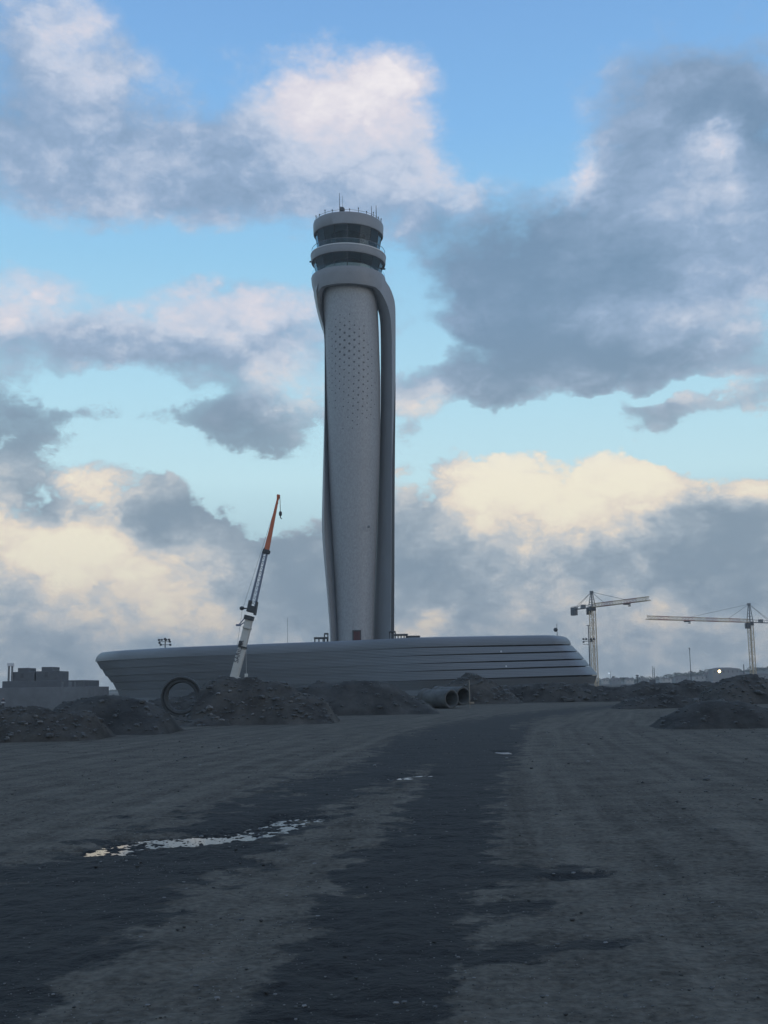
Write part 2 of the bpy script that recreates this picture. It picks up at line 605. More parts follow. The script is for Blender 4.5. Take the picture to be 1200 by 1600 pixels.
PUDDLES = [  # pixel centre line, half width across in m
    ([(175, 1325), (230, 1313), (292, 1306)], 0.45),
    ([(300, 1312), (370, 1305), (420, 1294), (468, 1277)], 0.40),
    ([(793, 1177), (781, 1173)], 0.24),
    ([(612, 1216), (664, 1209)], 0.42),
    ([(868, 1372), (940, 1364)], 0.16),
]


def build_ground():
    ys = np.concatenate([[-400, -150, -60, -25, -10, -4, 0, 1.5, 3], np.unique(np.concatenate([np.exp(np.linspace(math.log(3.6), math.log(120), 600)), np.arange(10.6, 15.2, 0.022)])),
                         np.exp(np.linspace(math.log(123), math.log(2600), 60))])
    us = np.concatenate([[-3.5, -2.4, -1.6, -1.1, -0.8, -0.6, -0.5, -0.44], np.unique(np.concatenate([np.linspace(-0.40, 0.40, 400), np.arange(-0.235, -0.035, 0.0012)])), [0.44, 0.5, 0.6, 0.8, 1.1, 1.6, 2.4, 3.5]])
    Yg, Ug = np.meshgrid(ys, us, indexing='ij')
    Xg = Ug * (np.maximum(Yg, 0) + 4 + np.maximum(-Yg, 0) * 0.3)
    near = 1 - sstep(Yg, 60, 160)
    Z = 0.026 * fbm(Xg * 0.35, Yg * 0.35, 3, 3) * near + 0.020 * fbm(Xg * 2.1, Yg * 2.1, 3, 9) * (1 - sstep(Yg, 30, 70))
    micro = fbm(Xg * 6, Yg * 6, 3, 21)
    grit = fbm(Xg * 19, Yg * 14, 2, 63) * (Yg > 10.6) * (Yg < 15.2)
    Z += 0.016 * micro * (1 - sstep(Yg, 14, 30))
    # land falls away behind the spoil heaps on the left
    Z -= 1.9 * sstep(Yg, 105, 165) * (1 - sstep(Xg, -45, -5))
    for line, hw in PUDDLES:
        g = [G(*p) for p in line]
        d = np.full(Xg.shape, 1e9)
        for a, b in zip(g[:-1], g[1:]):
            ex, ey = b.x - a.x, b.y - a.y
            t = np.clip(((Xg - a.x) * ex + (Yg - a.y) * ey) / (ex * ex + ey * ey), 0, 1)
            d = np.minimum(d, np.hypot(Xg - a.x - t * ex, Yg - a.y - t * ey))
        k = 1 - sstep(d, hw * 0.35, hw * 1.5)
        Z = Z * (1 - 0.8 * k) + k * (0.020 * micro * 0.7 + 0.021 * grit - 0.045)
    px, py = pix_of(Xg, Yg, np.zeros_like(Z))
    wetA = seg_dist(px, py, [(-60, 1360), (60, 1340), (170, 1305), (310, 1278), (390, 1240), (480, 1215), (560, 1190), (620, 1150), (700, 1128), (860, 1108), (960, 1101),
                             (960, 1106), (860, 1120), (800, 1135), (820, 1160), (800, 1200), (690, 1195), (590, 1235), (480, 1290), (420, 1340), (330, 1375), (250, 1430), (160, 1500), (60, 1580), (-80, 1660)])
    wetB = seg_dist(px, py, [(700, 1150), (830, 1130), (800, 1200), (775, 1270), (770, 1340), (745, 1420), (740, 1480), (700, 1540), (720, 1640), (310, 1640), (400, 1540), (480, 1440), (560, 1340), (640, 1250)])
    wetC = seg_dist(px, py, [(720, 1480), (860, 1474), (1000, 1476), (860, 1496), (720, 1520)])
    wetD = seg_dist(px, py, [(740, 1352), (880, 1354), (985, 1362), (880, 1376), (740, 1382)])
    wetE = seg_dist(px, py, [(740, 1412), (930, 1408), (930, 1416), (740, 1428)])
    wet = np.minimum(np.minimum(wetA, wetB), np.minimum(np.minimum(wetC, wetD), wetE) + 4)
    wet = np.minimum(np.minimum(wetA, wetB), np.minimum(np.minimum(wetC, wetD), wetE) * 3.0 - 3)
    wet = np.clip(wet / np.interp(py, [1098, 1115, 1150, 1250, 1400], [6, 11, 26, 58, 80]), -1, 1)
    wet = np.where(Yg < 3.2, 0.6, wet)
    # distance across and along the haul track, for the wheel streaks
    path = [G(*p) for p in ((560, 1640), (640, 1420), (700, 1260), (735, 1180), (770, 1140), (860, 1113), (1000, 1100))]
    path = [path[0] - (path[1] - path[0]).normalized() * 40] + path + [path[-1] + (path[-1] - path[-2]).normalized() * 60]
    best = np.full(Xg.shape, 1e9)
    across = np.zeros(Xg.shape)
    along = np.zeros(Xg.shape)
    run = 0.0
    for a, b in zip(path[:-1], path[1:]):
        ex, ey = b.x - a.x, b.y - a.y
        ln = math.hypot(ex, ey)
        t = np.clip(((Xg - a.x) * ex + (Yg - a.y) * ey) / (ln * ln), 0, 1)
        dd = np.hypot(Xg - a.x - t * ex, Yg - a.y - t * ey)
        sg = np.sign((Xg - a.x) * ey - (Yg - a.y) * ex)
        m_ = dd < best
        best = np.where(m_, dd, best)
        across = np.where(m_, dd * sg, across)
        along = np.where(m_, run + t * ln, along)
        run += ln
    nv, nu = Xg.shape
    verts = np.stack([Xg, Yg, Z], -1).reshape(-1, 3)
    idx = np.arange(nv * nu).reshape(nv, nu)
    faces = np.stack([idx[:-1, :-1], idx[:-1, 1:], idx[1:, 1:], idx[1:, :-1]], -1).reshape(-1, 4)
    me = bpy.data.meshes.new('ground')
    me.vertices.add(len(verts))
    me.vertices.foreach_set('co', verts.astype(np.float32).ravel())
    me.loops.add(faces.size)
    me.loops.foreach_set('vertex_index', faces.astype(np.int32).ravel())
    me.polygons.add(len(faces))
    me.polygons.foreach_set('loop_start', np.arange(0, faces.size, 4, dtype=np.int32))
    me.polygons.foreach_set('use_smooth', np.ones(len(faces), dtype=bool))
    me.update(calc_edges=True)
    at = me.attributes.new('wet', 'FLOAT', 'POINT')
    at.data.foreach_set('value', wet.reshape(-1).astype(np.float32))
    for nm_, arr in (('across', across), ('along', along)):
        at2 = me.attributes.new(nm_, 'FLOAT', 'POINT')
        at2.data.foreach_set('value', arr.reshape(-1).astype(np.float32))
    m = bpy.data.materials.new('ground')
    m.use_nodes = True
    nt = m.node_tree
    L = nt.links.new
    b = nt.nodes['Principled BSDF']

    def N(k, **kw):
        n = nt.nodes.new(k)
        for a, v in kw.items():
            setattr(n, a, v)
        return n

    def noise(sc, det, rough, st=(1, 1, 1)):
        n = N('ShaderNodeTexNoise')
        n.inputs['Scale'].default_value = sc
        n.inputs['Detail'].default_value = det
        n.inputs['Roughness'].default_value = rough
        mp = N('ShaderNodeMapping')
        mp.inputs['Scale'].default_value = st
        L(tcn.outputs['Object'], mp.inputs[0])
        L(mp.outputs[0], n.inputs['Vector'])
        return n.outputs[0]

    def math_(op, a, b2, c=None):
        n = N('ShaderNodeMath', operation=op)
        for i, v in enumerate((a, b2, c)):
            if v is None:
                continue
            if isinstance(v, bpy.types.NodeSocket):
                L(v, n.inputs[i])
            else:
                n.inputs[i].default_value = v
        return n.outputs[0]
    tcn = N('ShaderNodeTexCoord')
    att = N('ShaderNodeAttribute', attribute_name='wet')
    edge = math_('MULTIPLY_ADD', noise(1.7, 7, 0.66), 3.4, -1.7)
    edge2 = math_('MULTIPLY_ADD', noise(0.28, 5, 0.6), 0.8, -0.4)
    s = math_('ADD', math_('ADD', att.outputs['Fac'], edge), edge2)
    s = math_('ADD', s, 0.04)
    mr = N('ShaderNodeMapRange', interpolation_type='SMOOTHSTEP')
    L(s, mr.inputs['Value'])
    mr.inputs['From Min'].default_value = -0.15
    mr.inputs['From Max'].default_value = 0.17
    mr.inputs['To Min'].default_value = 1.0
    mr.inputs['To Max'].default_value = 0.0
    wetm = mr.outputs[0]
    dry = N('ShaderNodeValToRGB')
    dry.color_ramp.elements[0].position = 0.34
    dry.color_ramp.elements[0].color = (0.040, 0.036, 0.030, 1)
    dry.color_ramp.elements[1].position = 0.66
    dry.color_ramp.elements[1].color = (0.150, 0.135, 0.110, 1)
    mixn = math_('ADD', math_('MULTIPLY', noise(1.4, 6, 0.62), 0.45), math_('MULTIPLY', noise(16, 4, 0.6), 0.55))
    aa = N('ShaderNodeAttribute', attribute_name='across')
    al = N('ShaderNodeAttribute', attribute_name='along')
    cx = N('ShaderNodeCombineXYZ')
    L(math_('MULTIPLY', aa.outputs['Fac'], 2.6), cx.inputs[0])
    L(math_('MULTIPLY', al.outputs['Fac'], 0.07), cx.inputs[1])
    sn = N('ShaderNodeTexNoise')
    sn.inputs['Scale'].default_value = 1.0
    sn.inputs['Detail'].default_value = 5
    sn.inputs['Roughness'].default_value = 0.6
    L(cx.outputs[0], sn.inputs['Vector'])
    streak = math_('MULTIPLY_ADD', sn.outputs[0], 0.42, -0.21)
    L(math_('ADD', mixn, streak), dry.inputs[0])
    wetc = N('ShaderNodeValToRGB')
    wetc.color_ramp.elements[0].position = 0.3
    wetc.color_ramp.elements[0].color = (0.006, 0.0057, 0.0053, 1)
    wetc.color_ramp.elements[1].position = 0.75
    wetc.color_ramp.elements[1].color = (0.027, 0.0255, 0.023, 1)
    L(mixn, wetc.inputs[0])
    mx = N('ShaderNodeMix', data_type='RGBA')
    L(wetm, mx.inputs[0])
    L(dry.outputs[0], mx.inputs[6])
    L(wetc.outputs[0], mx.inputs[7])
    L(mx.outputs[2], b.inputs['Base Color'])
    ro = N('ShaderNodeMapRange')
    L(wetm, ro.inputs['Value'])
    ro.inputs['To Min'].default_value = 0.95
    ro.inputs['To Max'].default_value = 0.72
    L(ro.outputs[0], b.inputs['Roughness'])
    b.inputs['Specular IOR Level'].default_value = 0.2
    bp = N('ShaderNodeBump')
    bp.inputs['Strength'].default_value = 0.8
    bp.inputs['Distance'].default_value = 0.05
    hgt = math_('ADD', math_('MULTIPLY', noise(14, 5, 0.6), 0.9), math_('MULTIPLY', noise(2.6, 5, 0.55), 2.2))
    L(hgt, bp.inputs['Height'])
    L(bp.outputs[0], b.inputs['Normal'])
    me.materials.append(m)
    ob = bpy.data.objects.new('ground', me)
    COL.objects.link(ob)
    tag(ob, 'dark gravelly dirt ground with wet muddy wheel lanes', None, None, 'structure')

    # water lying in the hollows
    wm = bpy.data.materials.new('water')
    wm.use_nodes = True
    wb = wm.node_tree.nodes['Principled BSDF']
    wb.inputs['Base Color'].default_value = (0.03, 0.032, 0.033, 1)
    wb.inputs['Roughness'].default_value = 0.03
    wb.inputs['IOR'].default_value = 1.33
    wb.inputs['Specular IOR Level'].default_value = 0.9
    MAT['water'] = wm
    levels = [-0.0435, -0.0415, -0.033, -0.045, -0.041]
    for (line, hw), lv in zip(PUDDLES, levels):
        g = [G(*p) for p in line]
        mb = MB()
        g = [g[0] - (g[1] - g[0]).normalized() * hw] + g + [g[-1] + (g[-1] - g[-2]).normalized() * hw]
        fine_g = []
        for a_, b_ in zip(g[:-1], g[1:]):
            fine_g += [a_.lerp(b_, k / 8) for k in range(8)]
        fine_g.append(g[-1])
        n = len(fine_g)
        left, right = [], []
        rp = random.Random(int(hw * 100))
        for i, p in enumerate(fine_g):
            t = (fine_g[min(i + 1, n - 1)] - fine_g[max(i - 1, 0)]).normalized()
            nrm = Vector((-t.y, t.x, 0))
            taper = math.sqrt(max(0.0, 1 - (2 * i / (n - 1) - 1) ** 2)) + 0.02
            left.append((p + nrm * hw * taper * rp.uniform(0.55, 1.3)).xy.to_3d() + Vector((0, 0, lv)))
            right.append((p - nrm * hw * taper * rp.uniform(0.55, 1.3)).xy.to_3d() + Vector((0, 0, lv)))
        for i in range(n - 1):
            mb.add([left[i], right[i], right[i + 1], left[i + 1]], [(0, 1, 2, 3)])
        o = mb.build('puddle', 'water')
        tag(o, 'shallow puddle of rainwater in the muddy wheel lane', None, None, 'structure')
    return Xg, Yg, Z


build_ground()

# ------------------------------------------------------------------ spoil heaps
def ground_z(X, Y):
    X, Y = np.asarray(X, float), np.asarray(Y, float)
    return -1.9 * sstep(Y, 105, 165) * (1 - sstep(X, -45, -5))


HEAPS = {}


def heap(name, label, crest, base_y, back=1.4, rough=0.22, mat='soil', seed=1, nx=150, ny=56, lump=1.0, crest_gap=None):
    xm = 0.5 * (crest[0][0] + crest[-1][0])
    Yf = G(xm, base_y).y
    hmax = max(P(x, y, Yf).z for x, y in crest)
    Yc = Yf + (crest_gap if crest_gap else max(1.6, 1.7 * hmax))
    Yb = Yc + max(2.0, back * 1.8 * hmax)
    cp = [P(x, y, Yc) for x, y in crest]
    cx = np.array([p.x for p in cp])
    cz = np.maximum(np.array([p.z for p in cp]), 0.02)
    xs = np.linspace(cx[0], cx[-1], nx)
    ysn = np.linspace(0, 1, ny)
    keys = [(a, b) for a, b in zip(cx, cz)]
    hz = np.array([float(catmull(keys, x)[0]) for x in xs])
    X = np.repeat(xs[:, None], ny, 1)
    Y = Yf + (Yb - Yf) * np.repeat(ysn[None, :], nx, 0)
    t = np.where(Y < Yc, (Y - Yf) / (Yc - Yf), (Yb - Y) / (Yb - Yc))
    t = np.clip(t, 0, 1)
    Y = Y + 0.5 * fbm(X * 0.35, Y * 0 + seed, 3, seed)
    prof = np.sin(t * math.pi / 2) ** 1.15 * 0.86 + 0.14 * t
    H = hz[:, None] * prof
    nz = fbm(X * 0.8 * lump, Y * 0.8 * lump, 6, seed + 3, 0.55)
    nb = fbm(X * 0.25, Y * 0.25, 3, seed + 8)
    endw = np.clip(np.minimum((xs - xs[0]), (xs[-1] - xs)) / (0.08 * (xs[-1] - xs[0])), 0, 1)[:, None]
    body = np.clip(t * 3, 0, 1) * endw
    Zm = H * endw ** 0.5 + body * (rough * nz * (0.35 + 0.5 * np.minimum(hz[:, None], 1.5)) + 0.10 * nb) - 0.10 * (1 - np.clip(t * 8, 0, 1)) - 0.12 * (1 - endw)
    Zm = Zm + ground_z(X, Y) * 0.0
    pts = [[(X[i, j], Y[i, j], Zm[i, j]) for j in range(ny)] for i in range(nx)]
    mb = MB()
    mb.grid(pts)
    o = mb.build(name, mat, smooth=True, fix=False)
    for p in o.data.polygons:
        pass
    tag(o, label, 'earth mound', 'heaps of spoil along the haul track')
    HEAPS[label] = (xs, Yf, Yc, Yb, X, Y, Zm)
    return o


heap('rubble_mound', 'low stony rubble bank strewn with pale chunks in front of grey utility building',
     [(-90, 1116), (-30, 1108), (20, 1107), (60, 1108), (95, 1110), (130, 1114), (165, 1128)], 1160, rough=0.34, mat='soil_brown', seed=5, lump=1.6)
heap('spoil_mound', 'rounded dark earth mound left of the big concrete ring',
     [(70, 1122), (95, 1101), (125, 1094), (165, 1089), (200, 1092), (228, 1101), (250, 1112), (275, 1122)], 1149, rough=0.18, seed=21)
heap('spoil_mound', 'broad stony mound hiding the foot of the white crane boom',
     [(298, 1124), (306, 1092), (316, 1073), (332, 1063), (360, 1058), (400, 1058), (425, 1064), (445, 1073), (470, 1080), (500, 1095), (530, 1112)], 1133, rough=0.26, mat='soil_brown', seed=33, lump=1.3)
heap('spoil_mound', 'low dark bank seen through the big concrete ring',
     [(215, 1112), (240, 1094), (270, 1088), (290, 1086), (310, 1078), (335, 1074), (360, 1090)], 1116, rough=0.2, seed=39)
heap('rubble_mound', 'low rubble drift burying the foot of the big concrete ring',
     [(205, 1132), (228, 1119), (250, 1119), (275, 1121), (300, 1120), (325, 1112), (350, 1116), (375, 1128)], 1136, rough=0.4, mat='soil_brown', seed=44, lump=1.8, crest_gap=2.2)
heap('spoil_mound', 'long smooth dark mound below the tower foot',
     [(425, 1110), (450, 1080), (470, 1072), (495, 1067), (520, 1068), (545, 1062), (570, 1062), (600, 1067), (625, 1077), (650, 1091), (690, 1108)], 1118, rough=0.16, seed=47)
heap('spoil_mound', 'peaked lumpy mound directly behind the two concrete pipes',
     [(640, 1098), (660, 1084), (690, 1071), (715, 1063), (735, 1054), (752, 1056), (768, 1066), (785, 1074), (815, 1096)], 1101, rough=0.34, mat='soil_brown', seed=58, lump=1.2)
heap('spoil_mound', 'long low ridge of spoil under the stepped end of podium',
     [(760, 1092), (785, 1076), (815, 1070), (850, 1067), (890, 1069), (935, 1071), (975, 1072), (1010, 1067), (1060, 1066), (1100, 1066), (1135, 1072), (1160, 1090)], 1096, rough=0.30, mat='soil', seed=66, nx=260, lump=1.0)
heap('spoil_mound', 'tall boulder strewn mound below the tower crane with slewed left jib',
     [(1090, 1092), (1115, 1072), (1138, 1061), (1160, 1054), (1175, 1053), (1190, 1059), (1215, 1066), (1260, 1066), (1310, 1075), (1350, 1090)], 1100, rough=0.30, mat='soil_brown', seed=77, nx=200)
heap('spoil_mound', 'smooth low dark heap at the far bend of the track',
     [(955, 1104), (985, 1092), (1020, 1086), (1055, 1086), (1085, 1091), (1120, 1103)], 1107, rough=0.12, seed=84)
heap('spoil_mound', 'flat topped gravel heap standing alone beside the track edge',
     [(1020, 1133), (1055, 1111), (1085, 1099), (1118, 1095), (1155, 1096), (1190, 1103), (1230, 1117), (1280, 1134)], 1138, rough=0.10, seed=91)


# stones of rubble
def stone_mesh(seed, sx=1, sy=1, sz=1):
    r = random.Random(seed)
    bm = bmesh.new()
    bmesh.ops.create_icosphere(bm, subdivisions=1, radius=1)
    for v in bm.verts:
        k = 0.7 + 0.5 * r.random()
        v.co = Vector((v.co.x * sx * k, v.co.y * sy * k, v.co.z * sz * k))
    me = bpy.data.meshes.new('stone')
    bm.to_mesh(me)
    bm.free()
    return me


STONES = [stone_mesh(i, 1, 0.8 + 0.1 * i, 0.45 + 0.08 * i) for i in range(5)]
for me in STONES:
    me.materials.append(MAT['pale_stone'])
STONES_D = []
for me in STONES:
    m2 = me.copy()
    m2.materials.clear()
    m2.materials.append(MAT['rubble'])
    STONES_D.append(m2)

scene.view_layers[0].update()
DG = bpy.context.evaluated_depsgraph_get()


def cast(px, py):
    d = Vector(ray(px, py)).normalized()
    hit, loc, nrm, idx, ob, mt = scene.ray_cast(DG, Vector((0, 0, EYE)), d)
    return (loc if hit else None)


def stone(px, py, size_px, me, label, group, name='stone'):
    loc = cast(px, py)
    if loc is None or loc.y > 200:
        return
    s = size_px * loc.y / FPX * 0.5
    o = bpy.data.objects.new(name, me)
    COL.objects.link(o)
    o.location = loc + Vector((0, -0.3 * s, 0.1 * s))
    o.scale = (s, s, s)
    o.rotation_euler = (random.uniform(-.4, .4), random.uniform(-.4, .4), random.uniform(0, 6.28))
    tag(o, label, 'stone', group)


for (x, y, s) in [(40, 1131, 9), (57, 1120, 8), (62, 1129, 11), (13, 1153, 8), (20, 1130, 6), (118, 1152, 7), (75, 1140, 6), (30, 1143, 6), (90, 1128, 5), (5, 1122, 6)]:
    stone(x, y, s, random.choice(STONES), 'pale broken stone on the low rubble bank by utility building', 'stones on the rubble bank')
for (x, y, s) in [(222, 1097, 13), (228, 1107, 12), (234, 1118, 11)]:
    stone(x, y, s, random.choice(STONES_D), 'grey boulder beside the big concrete ring', 'boulders by the concrete ring', 'boulder')
for (x, y, s) in [(341, 1084, 8), (360, 1080, 8), (379, 1098, 6), (412, 1111, 6), (422, 1107, 5), (340, 1122, 10), (347, 1126, 12), (330, 1117, 8), (455, 1097, 9), (328, 1107, 14), (395, 1116, 6)]:
    stone(x, y, s, random.choice(STONES), 'stone on the broad mound hiding the crane foot', 'stones on the broad mound')
for (x, y, s) in [(459, 1118, 9), (464, 1109, 8), (470, 1113, 10), (478, 1117, 9), (485, 1122, 10), (472, 1121, 7)]:
    stone(x, y, s, random.choice(STONES_D), 'grey chunk in the small pile at the foot of the smooth mound', 'chunk pile at mound foot', 'stone')
for (x, y, s) in [(1051, 1081, 9), (1184, 1082, 16), (1130, 1076, 7), (1145, 1070, 6), (1160, 1080, 7), (1110, 1080, 6), (1172, 1072, 6), (1195, 1075, 7)]:
    stone(x, y, s, random.choice(STONES_D), 'boulder lying on the tall mound below the tower crane', 'boulders on the right mounds', 'boulder')
for (x, y, s) in [(905, 1089, 7), (915, 1092, 10), (930, 1088, 7), (945, 1086, 6), (922, 1083, 5), (950, 1072, 5), (897, 1080, 6), (870, 1078, 6), (806, 1075, 4), (840, 1082, 5)]:
    stone(x, y, s, random.choice(STONES_D), 'stone at the toe of the long low spoil ridge', 'stones along the long ridge')
for (x, y, s) in [(290, 1184, 9), (231, 1206, 6), (557, 1245, 9), (579, 1227, 5), (1083, 1219, 9), (1104, 1219, 11), (1146, 1228, 6), (724, 1529, 12), (977, 1556, 10), (1118, 1296, 6), (1096, 1311, 6), (946, 1343, 5)]:
    stone(x, y, s, random.choice(STONES_D), 'small loose stone lying on the open dirt ground', 'loose stones on the dirt')


def scatter_stones():
    mb = MB()
    bmv = [v.co.copy() for v in STONES[2].vertices]
    bmf = [tuple(p.vertices) for p in STONES[2].polygons]
    r = random.Random(5)
    for k in range(15000):
        Y = math.exp(r.uniform(math.log(4.2), math.log(40)))
        X = r.uniform(-0.42, 0.42) * Y
        s = r.uniform(0.002, 0.0055) * (1 + 2.6 * (r.random() ** 18)) * (0.7 + Y / 14)
        a = r.uniform(0, 6.28)
        ca, sa = math.cos(a) * s, math.sin(a) * s
        mb.add([(X + v.x * ca - v.y * sa, Y + v.x * sa + v.y * ca, v.z * s * 0.8 + 0.003) for v in bmv], bmf, k % 3)
    o = mb.build('gravel', ['rubble', 'soil', 'pale_stone'], fix=False)
    tag(o, 'loose gravel scattered over the dirt ground', None, None, 'stuff')
    # crumbs of soil and rubble over the heaps
    mb = MB()
    for lab, (xs, Yf, Yc, Yb, X, Y, Z) in HEAPS.items():
        stony = 1.0 if ('stony' in lab or 'boulder' in lab or 'lumpy' in lab or 'ridge' in lab) else 0.3
        nx, ny = X.shape
        for k in range(int(420 * stony)):
            i, j = r.randrange(4, nx - 4), int(r.uniform(0.05, 0.6) * ny)
            s = r.uniform(0.03, 0.09) * (1 + 1.5 * r.random() ** 6) * (Yf / 70 + 0.3)
            a = r.uniform(0, 6.28)
            ca, sa = math.cos(a) * s, math.sin(a) * s
            mb.add([(X[i, j] + v.x * ca - v.y * sa, Y[i, j] + v.x * sa + v.y * ca, Z[i, j] + v.z * s) for v in bmv], bmf)
    o = mb.build('rubble_crumbs', 'rubble', fix=False)
    tag(o, 'small crumbs of rubble lying over the spoil mounds', None, None, 'stuff')


scatter_stones()

# ------------------------------------------------------------------ podium building
HR = 7.8                                   # roof above eye level
TOP = [(120, 1019.5), (148, 1018), (184, 1016), (273, 1011), (363, 1007.5), (452, 1004), (524, 1001.5), (600, 998), (657, 995.3), (755, 993.2), (872, 991.4), (940, 990.6)]


def top_y(x):
    return float(catmull(TOP, x)[0])


def front_Y(x):
    d = ray(x, top_y(x))
    return HR / d[2] * d[1]


NB = 120
LX = [149, 158, 166, 175, 183, 189]         # left ends of the tier edges, in the photograph
LYp = [1033, 1045, 1056, 1066, 1078, 1092]
RX = [893, 903, 913, 921, 933, 927]
RYp = [1006, 1017, 1029, 1040, 1054, 1068]
REC_L = [0.0, 0.9, 1.7, 2.6, 3.5, 4.1]
REC_R = [0.0, -0.8, -1.6, -2.4, -3.2, -2.4]


def edge_ring(k):
    """closed plan ring of tier edge k with heights"""
    us = 0.5 - 0.5 * np.cos(np.linspace(0, math.pi, NB))
    zl = P(LX[k], LYp[k], front_Y(LX[k])).z
    zr = P(RX[k], RYp[k], front_Y(RX[k])).z
    fr, bk = [], []
    for u in us:
        x = LX[k] + (RX[k] - LX[k]) * u
        bulge = 5.0 * (4 * u * (1 - u))
        Y = front_Y(x) + REC_L[k] * (1 - u) + REC_R[k] * u
        ub = 1 - (1 - min(u / 0.05, 1.0)) ** 2
        ue = 1 - (1 - min((1 - u) / 0.035, 1.0)) ** 2
        Y += 5.0 * (1 - ub) + 4.0 * (1 - ue)
        d = ray(x, 1030)
        X = d[0] / d[1] * Y
        z = zl + (zr - zl) * u
        fr.append((X, Y, z))
        w = 62.0 * math.sqrt(max(0.0, 4 * u * (1 - u)))
        bk.append((X + 0.12 * w, Y + w, z))
    return np.array(fr + bk[::-1][1:-1])


def inset(ring, d):
    n = len(ring)
    c = ring[:, :2].mean(0)
    t = np.roll(ring[:, :2], -1, 0) - np.roll(ring[:, :2], 1, 0)
    nm = np.stack([t[:, 1], -t[:, 0]], 1)
    nm /= np.linalg.norm(nm, axis=1, keepdims=True) + 1e-9
    s = np.sign(((ring[:, :2] - c) * nm).sum(1).mean())
    out = ring.copy()
    # pull towards the long axis, clamped near the pointed ends
    out[:, :2] -= s * nm * d
    return out


def inset_soft(ring, d):
    """inset that keeps the ring simple: shrink about the middle of the plan"""
    c = ring[:, :2].mean(0)
    ext = (ring[:, :2].max(0) - ring[:, :2].min(0)) / 2
    out = ring.copy()
    out[:, 0] = c[0] + (ring[:, 0] - c[0]) * (1 - d / ext[0])
    out[:, 1] = c[1] + (ring[:, 1] - c[1]) * (1 - d / ext[1])
    yshift = d * 0.6
    half = len(ring) // 2
    return out


def build_podium():
    base = P(560, 1075, 195)
    pod = thing('podium_building', 'long low boat shaped grey podium with stepped cladding bands under tower', 'building', (base.x, 215, 0))
    rings = [edge_ring(k) for k in range(6)]
    zroof = EYE + HR
    n = len(rings[0])

    def with_z(r, z):
        r = r.copy()
        r[:, 2] = z
        return r
    # roof band with rounded shoulder
    mb = MB()
    prof = []
    lip = inset_soft(rings[0], 0.8)
    prof.append(lip)
    prof.append(rings[0])
    for a in np.linspace(0.12, 1.0, 9):
        f = math.sin(a * math.pi / 2)
        g = 1 - math.cos(a * math.pi / 2)
        r = inset_soft(rings[0], 1.9 * g)
        r[:, 2] = rings[0][:, 2] + (zroof - rings[0][:, 2]) * f
        prof.append(r)
    for s_, dz in ((6.0, 0.02), (14, 0.10), (24, 0.16)):
        r = inset_soft(rings[0], s_)
        r[:, 2] = zroof + dz
        prof.append(r)
    pts = [[tuple(r[i]) for r in prof] for i in range(n)]
    mb.grid(pts, close_u=True)
    mb.add([tuple(p) for p in prof[-1]], [tuple(range(n))])
    mb.build('roof_band', 'facade', pod, smooth=True)
    us = np.concatenate([0.5 - 0.5 * np.cos(np.linspace(0, math.pi, NB)), (0.5 - 0.5 * np.cos(np.linspace(0, math.pi, NB)))[::-1][1:-1]])
    slit = 0.03 + 0.21 * sstep(us, 0.52, 0.92) - 0.10 * sstep(us, 0.965, 1.0)
    lerp = (0.02 + 0.20 * (1 - sstep(us, 0.05, 0.45)) + 0.14 * sstep(us, 0.55, 0.9))[:, None]
    for j in range(5):
        up, dn = rings[j], rings[j + 1]
        topr = up + lerp * (dn - up)
        topr[:, 2] = up[:, 2] - slit
        in_top = inset_soft(topr, 0.8)
        in_bot = inset_soft(dn, 0.8)
        mb = MB()
        mid = topr * 0.5 + dn * 0.5
        seq = [in_top, topr, mid, dn, in_bot] if j < 4 else [in_top, topr, mid, dn]
        mb.grid([[tuple(r[i]) for r in seq] for i in range(n)], close_u=True)
        mb.build('facade_tier' if j < 4 else 'base_wall', 'facade', pod, smooth=True)
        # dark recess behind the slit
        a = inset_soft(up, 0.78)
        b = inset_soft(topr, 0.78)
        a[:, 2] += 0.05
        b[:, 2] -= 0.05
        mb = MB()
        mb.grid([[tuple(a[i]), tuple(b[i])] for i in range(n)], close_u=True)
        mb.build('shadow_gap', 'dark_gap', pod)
    # footing down to the ground
    mb = MB()
    low = rings[5].copy()
    low[:, 2] = -3.0
    mb.grid([[tuple(rings[5][i] + np.array([0, 0.01, 0])), tuple(low[i])] for i in range(n)], close_u=True)
    mb.build('footing', 'facade', pod)
    # two small bright fittings on the bands
    for (x, y) in ((783, 1018), (791, 1041)):
        p = P(x, y, front_Y(x) - 2.2)
        mb = MB()
        mb.box(p - Vector((.12, .1, .12)), p + Vector((.12, .1, .12)))
        mb.build('wall_fitting', 'pale_trim', pod)
    return pod


build_podium()

# ------------------------------------------------------------------ control tower
YT = 218.0


def zt(py, Y=YT):
    return P(560, py, Y).z


def px_m(py, Y=YT):
    """metres per pixel at the tower, at picture height py"""
    return (P(601, py, Y) - P(600, py, Y)).length


